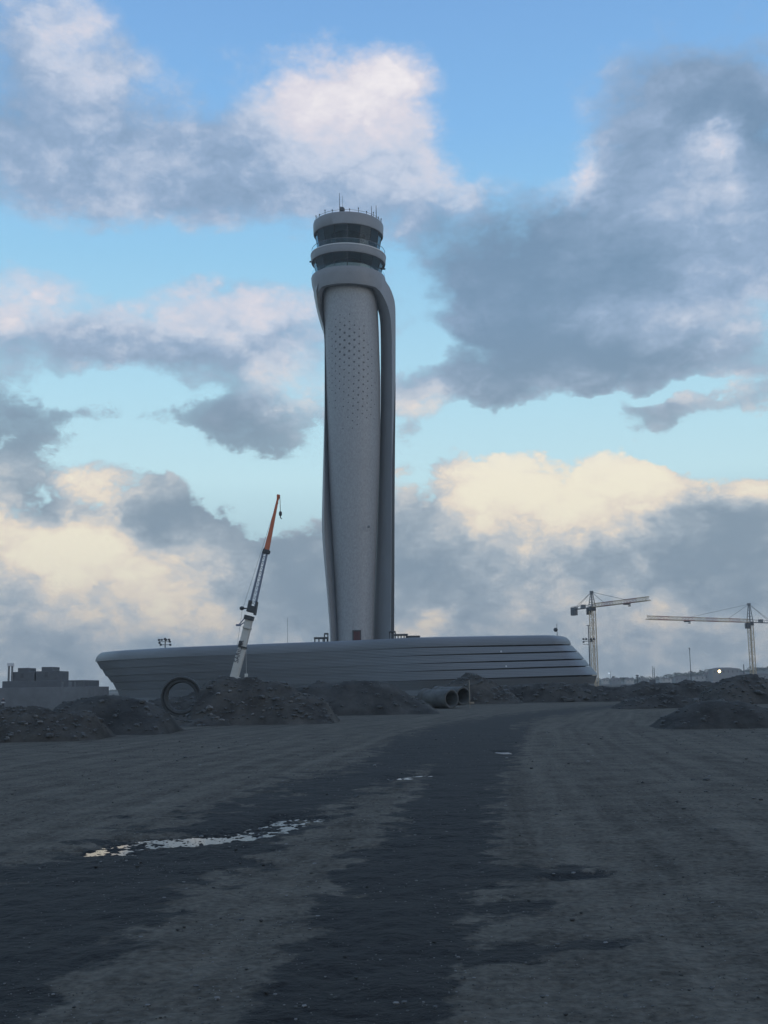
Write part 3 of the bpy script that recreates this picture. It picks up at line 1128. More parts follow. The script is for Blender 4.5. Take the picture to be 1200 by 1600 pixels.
def build_tower():
    base = P(555, 1000, YT)
    tw = thing('control_tower', 'tall grey airport control tower with flared twin legs and glazed cab', 'control tower', (base.x, YT, base.z))
    core = [(425, 502, 586), (440, 502.5, 586.5), (460, 503.5, 588), (480, 505, 590), (540, 507.5, 592.5), (620, 510, 594.5), (700, 512.5, 594), (740, 514, 592.5),
            (800, 517, 590), (860, 520.5, 587.5), (940, 525, 585), (1000, 527, 584), (1030, 527, 584)]
    nseg, rows = 96, 110
    pts = []
    for i in range(rows):
        py = 425 + (1030 - 425) * i / (rows - 1)
        l, r = catmull(core, py)
        c = P((l + r) / 2, py, YT)
        R = (r - l) / 2 * px_m(py)
        pts.append([(c.x + R * math.cos(2 * math.pi * k / nseg), YT + R * math.sin(2 * math.pi * k / nseg), c.z) for k in range(nseg)])
    mb = MB()
    mb.grid(pts, close_v=True)
    shaft = mb.build('shaft', 'tower_clad', tw, smooth=True)

    # lattice of small round openings on the shaft
    mb = MB()
    bright = MB()
    dots = []
    rr = random.Random(3)
    for row in range(0, 48):
        py = 482 + row * 5.6
        l, r = catmull(core, py)
        c = P((l + r) / 2, py, YT)
        R = (r - l) / 2 * px_m(py)
        for kcol in range(-9, 10):
            if (kcol + row) % 2:
                continue
            th = kcol * math.radians(10.2) - 0.02 * row * 0.3
            sx = math.sin(th)
            if abs(th) > 1.25:
                continue
            px = (l + r) / 2 + sx * (r - l) / 2
            f1 = 1.15 * math.exp(-((px - 541) / 17) ** 2 - ((py - 544) / 30) ** 2)
            f2 = 0.85 * math.exp(-((px - 566) / 15) ** 2 - ((py - 582) / 52) ** 2)
            f3 = 0.45 * math.exp(-((px - 528) / 24) ** 2 - ((py - 585) / 62) ** 2)
            f4 = 0.35 * math.exp(-((px - 560) / 26) ** 2 - ((py - 650) / 45) ** 2)
            f = f1 + f2 + f3 + f4 + rr.uniform(-0.16, 0.12)
            if f < 0.24:
                continue
            rad = min(0.08 + 0.15 * f, 0.24)
            Rf = R + 0.025
            ctr = Vector((c.x + Rf * math.sin(th), YT - Rf * math.cos(th), c.z))
            tx = Vector((math.cos(th), math.sin(th), 0))
            nrm = Vector((math.sin(th), -math.cos(th), 0))
            ring = []
            for q_ in range(6):
                a = math.pi / 3 * q_
                ring.append(ctr + tx * rad * math.cos(a) + Vector((0, 0, 1)) * rad * math.sin(a))
            back = [p - nrm * 0.15 for p in ring]
            mb.add(ring + back, [(0, 1, 2, 3, 4, 5)] + [(a, (a + 1) % 6, (a + 1) % 6 + 6, a + 6) for a in range(6)])
    o = mb.build('porthole_pattern', 'hole', tw)
    o['kind'] = 'stuff'
    o['label'] = 'staggered pattern of small dark round openings on the shaft'
    # small box on the shaft
    p = P(576, 823, YT - 4.6)
    mb = MB()
    mb.box(p - Vector((.22, .25, .2)), p + Vector((.22, .25, .2)))
    mb.build('service_hatch', 'steel', tw, bevel=0.03)

    # legs: lofted ribbons, corners (pixel x, Y offset) at picture heights
    def leg(keys, name, y0, y1, mat, rows=90):
        pts = []
        for i in range(rows):
            py = y0 + (y1 - y0) * i / (rows - 1)
            v = catmull(keys, py)
            row = []
            for k in range(0, len(v), 2):
                p = P(v[k], py, YT + v[k + 1])
                row.append((p.x, p.y, zt(py)))
            pts.append(row)
        mb = MB()
        mb.grid(pts, close_v=True)
        mb.add(pts[0], [tuple(range(len(pts[0])))])
        mb.add(pts[-1], [tuple(range(len(pts[0])))])
        return mb.build(name, mat, tw, smooth=True), pts

    # right leg: A2 pocket, A inner edge, B front ridge, C outer, D back
    R_KEYS = [
        (428, 560, 1.5, 566, -3.5, 574, -4.6, 594, -2.6, 595, 2.0),
        (444, 566, 1.0, 572, -3.2, 581, -4.6, 601, -2.6, 602, 2.0),
        (456, 574, 1.0, 580, -2.6, 586.5, -4.3, 609.0, -2.4, 608.6, 2.2),
        (466, 581, 1.2, 586, -2.0, 594, -4.0, 613.6, -2.1, 613, 2.4),
        (478, 589, 1.5, 591, -1.0, 601.5, -3.6, 617, -1.8, 616, 2.5),
        (492, 593, 1.8, 593.3, -0.2, 607.3, -3.3, 618, -1.6, 617, 2.6),
        (512, 594.5, 2.2, 594.5, 0.5, 611.2, -2.8, 618.2, -1.4, 617, 2.8),
        (545, 595, 2.4, 595.0, 0.8, 612.4, -2.4, 618.2, -1.2, 617, 3.0),
        (620, 594.8, 2.6, 595.0, 0.8, 612.6, -2.0, 618.0, -1.0, 616.5, 3.2),
        (700, 593, 2.8, 594.2, 0.6, 612.2, -1.9, 617.2, -0.9, 616, 3.2),
        (800, 589, 2.8, 593.2, 0.4, 611.6, -2.0, 616.5, -0.9, 615.5, 3.2),
        (900, 585, 2.8, 592.2, 0.2, 611.0, -2.2, 616.2, -1.0, 615.2, 3.2),
        (1000, 582, 2.8, 591.0, 0.0, 610.2, -2.4, 615.8, -1.1, 615, 3.2),
        (1030, 582, 2.8, 591.0, 0.0, 610.2, -2.4, 615.8, -1.1, 615, 3.2),
    ]
    legR, ptsR = leg(R_KEYS, 'leg', 443, 1030, 'tower_leg')
    L_KEYS = [
        (428, 520, 1.5, 514, -3.8, 507, -4.6, 489.5, -2.4, 490, 2.0),
        (440, 514, 1.2, 510, -3.6, 503, -4.4, 489.0, -2.2, 490, 2.0),
        (452, 510, 1.0, 505, -2.8, 498.2, -4.2, 489.6, -2.2, 490, 2.2),
        (462, 508, 1.0, 503, -2.0, 494.2, -3.8, 491.0, -2.2, 491.8, 2.4),
        (482, 509, 1.0, 505, -0.6, 496.2, -2.8, 495.3, -2.0, 496, 2.6),
        (500, 512, 1.2, 508, 0.0, 501.2, -2.2, 500.6, -1.6, 501, 2.8),
        (518, 516, 1.4, 511, 0.6, 506.2, -1.6, 505.7, -1.0, 506.5, 3.0),
        (545, 520, 1.6, 513, 0.9, 507.4, -1.3, 507.0, -0.6, 508, 3.2),
        (620, 522, 1.6, 514, 0.9, 507.6, -1.3, 507.0, -0.6, 508, 3.4),
        (700, 522, 1.6, 515, 0.7, 507.0, -1.8, 505.5, -0.8, 507, 3.4),
        (760, 524, 1.6, 517, 0.5, 506.8, -2.2, 504.0, -1.0, 505.5, 3.4),
        (820, 527, 1.6, 520, 0.2, 506.4, -2.6, 502.9, -1.2, 504.5, 3.4),
        (860, 530, 1.6, 523, 0.0, 508.3, -2.7, 505.0, -1.2, 506.5, 3.4),
        (900, 533, 1.6, 525, -0.1, 511.2, -2.7, 508.5, -1.2, 510, 3.4),
        (940, 535, 1.6, 526, -0.3, 514.2, -2.7, 512.0, -1.2, 513.5, 3.4),
        (1000, 537, 1.6, 527, -0.9, 517.6, -2.6, 515.6, -1.2, 517, 3.4),
        (1030, 537, 1.6, 527, -0.9, 517.6, -2.6, 515.6, -1.2, 517, 3.4),
    ]
    legL, ptsL = leg(L_KEYS, 'leg', 443, 1030, 'tower_leg')
    # dark strip painting a shadow gap down the right leg's outer edge
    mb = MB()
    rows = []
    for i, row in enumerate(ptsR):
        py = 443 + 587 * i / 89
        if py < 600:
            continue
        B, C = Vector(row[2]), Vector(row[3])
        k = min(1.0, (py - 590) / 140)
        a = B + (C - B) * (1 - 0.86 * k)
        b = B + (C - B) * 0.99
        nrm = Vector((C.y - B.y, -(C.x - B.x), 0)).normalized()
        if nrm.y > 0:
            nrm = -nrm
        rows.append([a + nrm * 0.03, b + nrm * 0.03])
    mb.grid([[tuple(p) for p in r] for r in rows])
    mb.build('shade_strip', 'dark_gap', tw)

    # doorway with red panel
    l, r = catmull(core, 990)
    R = (r - l) / 2 * px_m(990)
    c = P((l + r) / 2, 990, YT)
    yf = YT - R - 0.12
    a, b = P(550.6, 984.6, yf), P(564.4, 1001, yf)
    mb = MB()
    mb.box((a.x, yf, b.z), (b.x, yf + 1.2, a.z))
    dr = mb.build('doorway', 'dark_steel', tw)
    a, b = P(552.4, 986.6, yf - 0.05), P(562.9, 1001, yf - 0.05)
    mb = MB()
    mb.box((a.x, yf - 0.05, b.z), ((a.x + b.x) / 2 - 0.03, yf + 0.1, a.z))
    mb.box(((a.x + b.x) / 2 + 0.03, yf - 0.05, b.z), (b.x, yf + 0.1, a.z))
    o = mb.build('door_panel', 'red_panel', dr)
    o['label'] = 'dull red double door panel'

    # ---- head: rings about a slightly leaning axis
    def axis(py):
        return P(544.3, py, YT)

    TILT = math.radians(2.0)

    def head(prof, n=96):
        """prof: (radius px, side picture height)"""
        out = []
        for k in range(n):
            a = 2 * math.pi * k / n
            row = []
            for rp, py in prof:
                c_ = axis(py)
                R_ = rp * px_m(py)
                x = R_ * math.cos(a)
                row.append((c_.x + x, YT + R_ * math.sin(a), c_.z - x * math.tan(TILT)))
            out.append(row)
        return out

    def head_part(name, prof, mat, parent=tw, n=96, smooth_=True):
        mb = MB()
        mb.grid(head(prof, n), close_u=True)
        return mb.build(name, mat, parent, smooth=smooth_)
    head_part('roof_crown', [(0.1, 353), (50, 353), (51, 352), (53.6, 352), (54.6, 353.2), (54.9, 355), (54.4, 369.5), (53.6, 370.4), (49, 370.4), (0.1, 370.4)], 'tower_band')
    head_part('gallery_ring', [(4, 397.5), (52, 398.5), (57.0, 400.8), (58.2, 402), (58.4, 404), (58.2, 411.5), (57.4, 413.6), (50, 414.4), (4, 414.4)], 'tower_band')
    head_part('gallery_trim', [(58.3, 401.0), (58.9, 401.2), (58.9, 402.6), (58.3, 402.8)], 'pale_trim')
    # collar whose lower edge is an arch flowing into the legs
    mb = MB()
    nseg = 128
    pts = []
    for k in range(nseg):
        a = 2 * math.pi * k / nseg
        ca, sa = math.cos(a), math.sin(a)
        side = abs(ca)
        low = 461 + 20 * max(0.0, (side - 0.72) / 0.28) ** 1.6
        row = []
        for rp, py in [(46, 434.5), (55.5, 434.8), (57.4, 435.4), (57.9, 437), (57.0, 446), (54.5 + 1.5 * side, low - 4), (53.6 + 1.5 * side, low), (49, low + 0.5), (47, low - 8), (42, 445)]:
            c_ = axis(py)
            off = 0.0
            if ca > 0:
                off = 9.5 * sstep(np.array(py), 436, 474) * (ca ** 3)
            else:
                off = -7.5 * sstep(np.array(py), 446, 484) * (abs(ca) ** 3)
            R_ = (rp + float(off)) * px_m(py)
            row.append((c_.x + R_ * ca, YT + (rp * px_m(py)) * sa, c_.z - R_ * ca * math.tan(TILT) * 0.5))
        pts.append(row)
    mb.grid(pts, close_u=True, close_v=True)
    mb.build('collar', 'tower_band', tw, smooth=True)
    # interior drums
    for (t_, b_) in ((368, 401), (412, 440)):
        head_part('inner_drum', [(0.1, t_), (27, t_), (27, b_), (0.1, b_)], 'interior', n=48)

    # windows: each pane is a tilted quad between slim mullions
    NP = 16
    for (rt, yt, rb, yb) in ((51.6, 370.2, 46.6, 398.2), (54.2, 414.0, 48.4, 436.0)):
        top, bot = axis(yt), axis(yb)
        Rt, Rb = rt * px_m(yt), rb * px_m(yb)

        def rp_(R_, c_, a):
            return Vector((c_.x + R_ * math.cos(a), YT + R_ * math.sin(a), c_.z - R_ * math.cos(a) * math.tan(TILT)))
        for k in range(NP):
            a0 = 2 * math.pi * (k + 0.03) / NP
            a1 = 2 * math.pi * (k + 0.97) / NP
            mb = MB()
            mb.add([rp_(Rb, bot, a0), rp_(Rb, bot, a1), rp_(Rt, top, a1), rp_(Rt, top, a0)], [(0, 1, 2, 3)])
            mb.build('window_pane', 'tower_glass', tw, fix=False)
        for k in range(NP):
            a = 2 * math.pi * k / NP
            mb = MB()
            mb.tube(rp_(Rb, bot, a), rp_(Rt, top, a), 0.05 if k % 3 else 0.11, n=4)
            mb.build('mullion', 'dark_steel', tw)
    # gallery balustrade of glass and rail
    head_part('balustrade', [(56.5, 400.6), (56.9, 393.5)], 'clear_glass')
    mb = MB()
    for k in range(48):
        a = 2 * math.pi * k / 48
        a2 = 2 * math.pi * (k + 1) / 48
        c_ = axis(393.3)
        R_ = 56.9 * px_m(393)
        p0 = Vector((c_.x + R_ * math.cos(a), YT + R_ * math.sin(a), c_.z - R_ * math.cos(a) * math.tan(TILT)))
        p1 = Vector((c_.x + R_ * math.cos(a2), YT + R_ * math.sin(a2), c_.z - R_ * math.cos(a2) * math.tan(TILT)))
        mb.tube(p0, p1, 0.05, n=4)
    mb.build('handrail', 'steel', tw)
    head_part('lower_balustrade', [(56.5, 435.2), (56.9, 429.5)], 'clear_glass')
    # roof rail, posts and aerials
    mb = MB()
    NPOST = 24
    posts = []
    for k in range(NPOST):
        a = 2 * math.pi * k / NPOST + 0.07
        c_ = axis(352)
        R_ = 52.3 * px_m(352)
        x = R_ * math.cos(a)
        posts.append(Vector((c_.x + x, YT + R_ * math.sin(a), c_.z - x * math.tan(TILT))))
    for k in range(NPOST):
        mb.tube(posts[k] + Vector((0, 0, .45)), posts[(k + 1) % NPOST] + Vector((0, 0, .45)), 0.035, n=4)
    rail = mb.build('roof_rail', 'steel', tw)
    for k in range(NPOST):
        mb = MB()
        h = 0.95 if k % 2 else 0.6
        mb.tube(posts[k] - Vector((0, 0, .1)), posts[k] + Vector((0, 0, h)), 0.06, n=5)
        mb.box(posts[k] + Vector((-.1, -.1, h - .15)), posts[k] + Vector((.1, .1, h + .05)))
        mb.build('roof_post', 'dark_steel', rail)
    zr = zt(352)
    for (x, ytop, Yo, r_) in ((530.5, 302, -2.0, 0.07), (535.2, 307, 2.5, 0.04), (580.3, 322, -3.0, 0.07), (587.6, 321, -1.5, 0.08)):
        t_ = P(x, ytop, YT + Yo)
        mb = MB()
        mb.tube((t_.x, t_.y, zr - 0.4), (t_.x, t_.y, t_.z), r_ * 1.3, r_ * 0.6, n=6)
        mb.tube((t_.x, t_.y, zr - 0.4), (t_.x, t_.y, zr + 0.8), r_ * 2, n=6)
        mb.build('aerial', 'dark_steel', tw)
    t_ = P(534.6, 327.4, YT - 4)
    mb = MB()
    mb.lathe([(0.01, t_.z + .55), (.3, t_.z + .45), (.5, t_.z + .2), (.55, t_.z - .1), (.45, t_.z - .4), (.3, t_.z - .6), (.25, t_.z - 1.6)], (t_.x, t_.y), 16)
    mb.build('radome', 'dark_steel', tw, smooth=True)
    for (x, y) in ((485.3, 409), (600.5, 420.3)):
        p = P(x, y, YT)
        q2 = P(x + (4 if x < 540 else -4), y - 1, YT)
        mb = MB()
        mb.tube(p, q2, 0.06, n=5)
        mb.box(p - Vector((.22, .15, .12)), p + Vector((.22, .15, .12)))
        mb.build('side_camera', 'dark_steel', tw)
    return tw


build_tower()

# terrace frames on the podium roof by the tower foot
ZR = EYE + HR


def pergola(name, label, x0, x1, ytop, Y, nposts, thick=0.28):
    a, b = P(x0, ytop, Y), P(x1, ytop, Y)
    t = thing(name, label, 'canopy', ((a.x + b.x) / 2, Y, ZR))
    mb = MB()
    mb.box((a.x, Y - 1.2, a.z - thick), (b.x, Y + 1.2, a.z))
    mb.build('canopy_slab', 'dark_steel', t)
    for k in range(nposts):
        x = a.x + (b.x - a.x) * (0.06 + 0.88 * k / max(1, nposts - 1))
        mb = MB()
        mb.box((x - 0.1, Y - 0.9, ZR - 0.05), (x + 0.1, Y - 0.7, a.z - thick))
        mb.build('post', 'dark_steel', t)
    return t


pergola('roof_canopy', 'low dark canopy on posts at the right foot of the tower', 616, 637, 991.0, 203, 5)
pergola('roof_canopy', 'flat dark roof slab beyond the posted canopy beside the tower', 634, 656, 993.8, 204, 2)
pergola('roof_canopy', 'low dark canopy with a raised end at the left foot of tower', 491, 513, 996.0, 204, 4)
pergola('roof_canopy', 'small raised dark frame against the left leg of tower', 507, 513, 989.5, 205, 2, 0.2)
pergola('roof_canopy', 'small upright dark frame against the right leg of tower', 608, 618, 986.5, 207, 3, 0.2)

# ------------------------------------------------------------------ mobile crane
def build_mobile_crane():
    Y = 120.0
    foot = P(372, 1062, Y)
    gz = -0.9
    cr = thing('mobile_crane', 'mobile crane with white boom, blue lattice and orange tip raised before podium', 'crane', (foot.x, Y, gz))

    def at(x, y):
        return P(x, y, Y)
    a = at(364.6, 1063)
    b = at(390.2, 966)
    tip = at(434.6, 776)

    def frame(p, q_):
        d = (q_ - p).normalized()
        side = d.cross(Vector((0, 1, 0))).normalized()
        if side.x < 0:
            side = -side
        return d, side

    def boxbar(mb, p, q_, w0, w1, dep0, dep1, mi=0):
        d, s = frame(p, q_)
        f = Vector((0, 1, 0))
        vs = [p - s * w0 - f * dep0, p + s * w0 - f * dep0, p + s * w0 + f * dep0, p - s * w0 + f * dep0,
              q_ - s * w1 - f * dep1, q_ + s * w1 - f * dep1, q_ + s * w1 + f * dep1, q_ - s * w1 + f * dep1]
        mb.add(vs, [(0, 3, 2, 1), (4, 5, 6, 7), (0, 1, 5, 4), (1, 2, 6, 5), (2, 3, 7, 6), (3, 0, 4, 7)], mi)
    m = P(601, 1000, Y).x - P(600, 1000, Y).x
    # boom base section and second section
    lower = a + (b - a) * -0.10
    c1 = at(378.2, 1014)
    mb = MB()
    boxbar(mb, lower, c1, 6.4 * m, 6.3 * m, 0.5, 0.5)
    s1 = mb.build('boom_section', 'boom_white', cr, bevel=0.12)
    mb = MB()
    boxbar(mb, c1, at(389.8, 966), 6.0 * m, 5.9 * m, 0.42, 0.42)
    mb.build('boom_section', 'boom_white', cr, bevel=0.12)
    for (x, y, w, h) in ((379.2, 1011, 6.6, 1.3), (376.4, 1005, 2.6, 3.4), (389.2, 965.5, 7.2, 3.4), (386.3, 981, 6.3, 1.6)):
        p = at(x, y)
        d, s = frame(a, b)
        mb = MB()
        boxbar(mb, p - d * h * m, p + d * h * m, w * m, w * m, 0.6, 0.6)
        mb.build('boom_collar', 'dark_steel' if h != 1.6 else 'boom_white', cr, bevel=0.04)
    # working platform / head between boom and lattice
    mb = MB()
    boxbar(mb, at(392.2, 957), at(394.6, 947), 6.9 * m, 6.2 * m, 0.65, 0.65)
    boxbar(mb, at(389, 950), at(391.5, 938.5), 2.0 * m, 2.0 * m, 0.6, 0.6)
    boxbar(mb, at(398, 961), at(402, 940), 1.5 * m, 1.1 * m, 0.6, 0.6)
    mb.build('boom_head', 'dark_steel', cr, bevel=0.04)
    mb = MB()
    mb.tube(at(390, 951), at(378.5, 950.4), 0.07)
    mb.lathe([(0.01, 0.22), (.2, .15), (.26, 0), (.2, -.15), (.01, -.22)], (0, 0), 10)
    k = at(378, 950.4)
    for i in range(len(mb.v) - 50, len(mb.v)):
        mb.v[i] = tuple(Vector(mb.v[i]) + k)
    mb.build('side_sheave', 'dark_steel', cr)
    mb = MB()
    mb.tube(at(382, 966), at(373.5, 976), 0.07)
    mb.tube(at(385, 970), at(376.5, 976), 0.06)
    p = at(373, 976.7)
    mb.box(p - Vector((.28, .2, .1)), p + Vector((.22, .2, .1)))
    mb.build('stay_arm', 'boom_blue', cr)
    # lattice section
    p0, p1 = at(394.6, 947), at(414.6, 862)
    d, s = frame(p0, p1)
    L = (p1 - p0).length
    f = Vector((0, 1, 0))
    w0, w1 = 4.5 * m, 3.3 * m
    mb = MB()
    N = 11
    prev = None
    for i in range(N + 1):
        t = i / N
        w = w0 + (w1 - w0) * t
        c = p0 + d * L * t
        cs = [c - s * w - f * w, c + s * w - f * w, c + s * w + f * w, c - s * w + f * w]
        for j in range(4):
            mb.tube(cs[j], cs[(j + 1) % 4], 0.03, n=4)
            if prev:
                mb.tube(prev[j], cs[j], 0.085, n=5)
                mb.tube(prev[j], cs[(j + 1) % 4], 0.03, n=4)
        prev = cs
    mb.build('lattice_section', 'boom_blue', cr)
    mb = MB()
    boxbar(mb, at(415.2, 865), at(416.4, 859), 5.2 * m, 5.0 * m, 0.45, 0.45)
    boxbar(mb, at(419.5, 864.5), at(420.5, 860.5), 2.0 * m, 2.0 * m, 0.35, 0.35)
    boxbar(mb, at(413, 861), at(413.8, 856), 1.2 * m, 1.0 * m, 0.3, 0.3)
    mb.build('lattice_coupling', 'dark_steel', cr, bevel=0.03)
    mb = MB()
    boxbar(mb, at(416.6, 859.5), at(434.2, 779), 4.0 * m, 1.5 * m, 0.30, 0.14)
    mb.build('tip_section', 'boom_orange', cr, bevel=0.05)
    mb = MB()
    boxbar(mb, at(434, 781), at(435.3, 773), 1.7 * m, 2.7 * m, 0.16, 0.22)
    boxbar(mb, at(433.0, 787), at(433.4, 783.5), 1.6 * m, 1.6 * m, 0.16, 0.16)
    mb.build('tip_sheave', 'boom_orange', cr, bevel=0.05)
    mb = MB()
    mb.tube(at(437.3, 776), at(438.2, 803), 0.035, n=5)
    hp = at(438.2, 803)
    mb.lathe([(0.01, .28), (.14, .25), (.17, .05), (.15, -.15), (.05, -.25), (.05, -.42), (.01, -.45)], (0, 0), 10)
    for i in range(len(mb.v) - 70, len(mb.v)):
        mb.v[i] = tuple(Vector(mb.v[i]) + hp)
    mb.tube(hp + Vector((0, 0, -.4)), hp + Vector((.12, 0, -.55)), 0.05, n=5)
    mb.build('hook_block', 'dark_steel', cr)
    mb = MB()
    mb.tube(at(431, 790), at(379, 952), 0.018, n=4)
    mb.tube(at(378.6, 952), at(370.5, 1010), 0.015, n=4)
    mb.build('hoist_rope', 'steel', cr)
    mb = MB()
    mb.tube(at(384.4, 1013), at(384.8, 1053), 0.025, n=4)
    p = at(384.7, 1056.3)
    mb.box(p - Vector((.16, .16, .24)), p + Vector((.16, .16, .24)))
    mb.build('hanging_weight', 'boom_white', cr, bevel=0.03)
    mb = MB()
    boxbar(mb, at(360.5, 1057.0), at(374.5, 1060.2), 0.1, 0.1, 0.6, 0.6)
    mb.build('boom_foot_plate', 'boom_white', cr)
    # lettering along the boom
    fc = bpy.data.curves.new('boom_lettering', 'FONT')
    fc.body = 'SARILAR'
    fc.size = 9.6 * m
    fc.extrude = 0.004
    fc.align_y = 'CENTER'
    fc.materials.append(MAT['letter_blue'])
    tmp = bpy.data.objects.new('lettering_curve', fc)
    COL.objects.link(tmp)
    scene.view_layers[0].update()
    lme = bpy.data.meshes.new_from_object(tmp.evaluated_get(bpy.context.evaluated_depsgraph_get()))
    bpy.data.objects.remove(tmp)
    fo = bpy.data.objects.new('lettering', lme)
    COL.objects.link(fo)
    d, s = frame(a, b)
    org = at(369.9, 1035.5) + Vector((0, -0.52, 0))
    n_ = d.cross(-s)
    mat4 = Matrix((( d.x, -s.x, 0, 0), (d.y, -s.y, -1, 0), (d.z, -s.z, 0, 0), (0, 0, 0, 1)))
    fo.parent = s1
    fo.matrix_parent_inverse = Matrix.Identity(4)
    fo.matrix_basis = Matrix.Translation(org) @ mat4
    # carrier standing behind the mound
    mb = MB()
    x0 = foot.x
    mb.box((x0 - 3.4, Y - 1.3, gz + 0.75), (x0 + 6.5, Y + 1.3, gz + 1.45))
    mb.build('chassis', 'boom_orange', cr, bevel=0.06)
    mb = MB()
    mb.box((x0 - 1.2, Y - 1.1, gz + 1.52), (x0 + 2.2, Y + 1.1, gz + 2.6))
    mb.build('turntable', 'boom_white', cr, bevel=0.1)
    mb = MB()
    mb.box((x0 + 6.52, Y - 1.25, gz + 0.7), (x0 + 7.9, Y + 1.25, gz + 2.3))
    mb.build('cab', 'boom_white', cr, bevel=0.15)
    for kx in (-2.4, -1.0, 4.0, 5.4):
        for sy in (-1.2, 1.2):
            mb = MB()
            c = Vector((x0 + kx, Y + sy, gz + 0.62))
            mb.tube(c - Vector((0, .22, 0)), c + Vector((0, .22, 0)), 0.62, n=20)
            mb.build('wheel', 'rubber', cr, bevel=0.05)


build_mobile_crane()

# ------------------------------------------------------------------ tower cranes
def tower_crane(label, root_px, apex_px, jib_px, Y, Yend, cj_px, cj_Yscale, nmast=18):
    root = P(*root_px, Y)
    apex = P(*apex_px, Y)
    je = P(*jib_px, Yend)
    t = thing('tower_crane', label, 'tower crane', (root.x, Y, -1.0), 'tower cranes behind the spoil')
    up = Vector((0, 0, 1))
    jd = Vector((je.x - root.x, je.y - root.y, 0))
    jl = jd.length
    jd.normalize()
    js = Vector((-jd.y, jd.x, 0))
    w = 0.78
    zt_ = root.z - 1.2
    mb = MB()
    prev = None
    nm = nmast
    for i in range(nm + 1):
        z = -1.0 + (zt_ + 1.0) * i / nm
        cs = [Vector((root.x, Y, z)) + jd * a * w + js * b * w for a, b in ((-1, -1), (1, -1), (1, 1), (-1, 1))]
        for j in range(4):
            mb.tube(cs[j], cs[(j + 1) % 4], 0.07, n=4)
            if prev:
                mb.tube(prev[j], cs[j], 0.15, n=5)
                mb.tube(prev[j], cs[(j + 1) % 4] if i % 2 else cs[j - 1], 0.07, n=4)
        prev = cs
    mb.build('mast', 'crane_white', t)
    mb = MB()
    c = Vector((root.x, Y, root.z))
    mb.box(Vector((-1.1, -1.1, -1.2)), Vector((1.1, 1.1, 0.3)), org=c)
    mb.build('slewing_ring', 'dark_steel', t)
    mb = MB()
    cb = c + jd * -0.2 + js * 1.9 * (-1 if js.y > 0 else 1) + Vector((0, 0, -1.3))
    if jib_px[0] > root_px[0]:
        cb = c - jd * 1.9 + Vector((0, 0, -1.4))
    else:
        cb = c + jd * 1.6 + Vector((0, 0, -1.4))
    mb.box(Vector((-0.9, -0.9, -1.0)), Vector((0.9, 0.9, 1.1)), org=cb)
    mb.build('cab', 'dark_steel', t, bevel=0.1)
    # apex tower
    mb = MB()
    ah = apex.z - root.z
    for a, b in ((-1, -1), (1, -1), (1, 1), (-1, 1)):
        mb.tube(c + jd * a * 0.9 + js * b * 0.8, c + up * ah + jd * a * 0.22 + js * b * 0.2, 0.16, n=5)
    for i in range(1, 6):
        k = i / 6
        cs = [c + up * ah * k + jd * a * (0.9 - 0.68 * k) + js * b * (0.8 - 0.6 * k) for a, b in ((-1, -1), (1, -1), (1, 1), (-1, 1))]
        for j in range(4):
            mb.tube(cs[j], cs[(j + 1) % 4], 0.08, n=4)
    mb.box(Vector((-.6, -.4, -.35)), Vector((.6, .4, .35)), org=c + up * ah)
    mb.build('apex_tower', 'steel', t)
    # jib: triangular truss, alternate red and white sections
    mb = MB()
    N = max(12, int(jl / 1.7))
    hh = 1.25
    prev = None
    for i in range(N + 1):
        p = c + jd * (0.9 + (jl - 0.9) * i / N)
        cs = [p - js * 0.65, p + js * 0.65, p + up * hh]
        mi = (i // 4) % 2
        if prev:
            for j in range(3):
                mb.tube(prev[j], cs[j], 0.14 if j < 2 else 0.13, n=5, mi=mi)
            mb.tube(prev[0], cs[2], 0.06, n=4, mi=mi)
            mb.tube(prev[1], cs[2], 0.06, n=4, mi=mi)
            mb.tube(prev[2], cs[0], 0.06, n=4, mi=mi)
            mb.tube(prev[2], cs[1], 0.06, n=4, mi=mi)
        mb.tube(cs[0], cs[1], 0.06, n=4, mi=mi)
        prev = cs
    jb = mb.build('jib', ['crane_white', 'crane_red'], t)
    # counter jib
    cje = P(*cj_px, Y * cj_Yscale)
    cl = (Vector((cje.x, cje.y, 0)) - Vector((c.x, c.y, 0))).length
    ce = c - jd * cl
    mb = MB()
    for sgn in (-1, 1):
        mb.tube(c + js * 0.6 * sgn, ce + js * 0.6 * sgn, 0.16, n=5)
        mb.tube(c + js * 0.6 * sgn + up * 1.0, ce + js * 0.6 * sgn + up * 1.0, 0.05, n=4)
    for i in range(7):
        p = c - jd * cl * i / 6
        mb.tube(p - js * 0.6, p + js * 0.6, 0.08, n=4)
        for sgn in (-1, 1):
            mb.tube(p + js * 0.6 * sgn, p + js * 0.6 * sgn + up, 0.05, n=4)
    mb.box(Vector((-.8, -.6, 0)), Vector((.8, .6, 1.3)), org=c - jd * cl * 0.45)
    cjb = mb.build('counter_jib', 'steel', t)
    for k in range(2):
        mb = MB()
        rot = Matrix((jd, js, up)).transposed()
        mb.box(Vector((-0.62, -0.7, -2.1)), Vector((0.62, 0.7, 0.75)), rot=rot, org=ce + jd * (0.7 + 1.3 * k - 0.65))
        mb.build('counterweight', 'unit_grey', cjb, bevel=0.05)
    for frac in (0.22, 0.60):
        mb = MB()
        mb.tube(c + up * ah, c + jd * jl * frac + up * hh, 0.075, n=4)
        mb.build('tie_rod', 'steel', t)
    for sgn in (-1, 1):
        mb = MB()
        mb.tube(c + up * ah, ce + jd * 1.0 + js * 0.5 * sgn + up * 0.1, 0.06, n=4)
        mb.build('tie_rod', 'steel', t)
    tp = c + jd * jl * 0.63
    mb = MB()
    mb.box(Vector((-1.1, -.7, -.55)), Vector((1.1, .7, -.16)), org=tp)
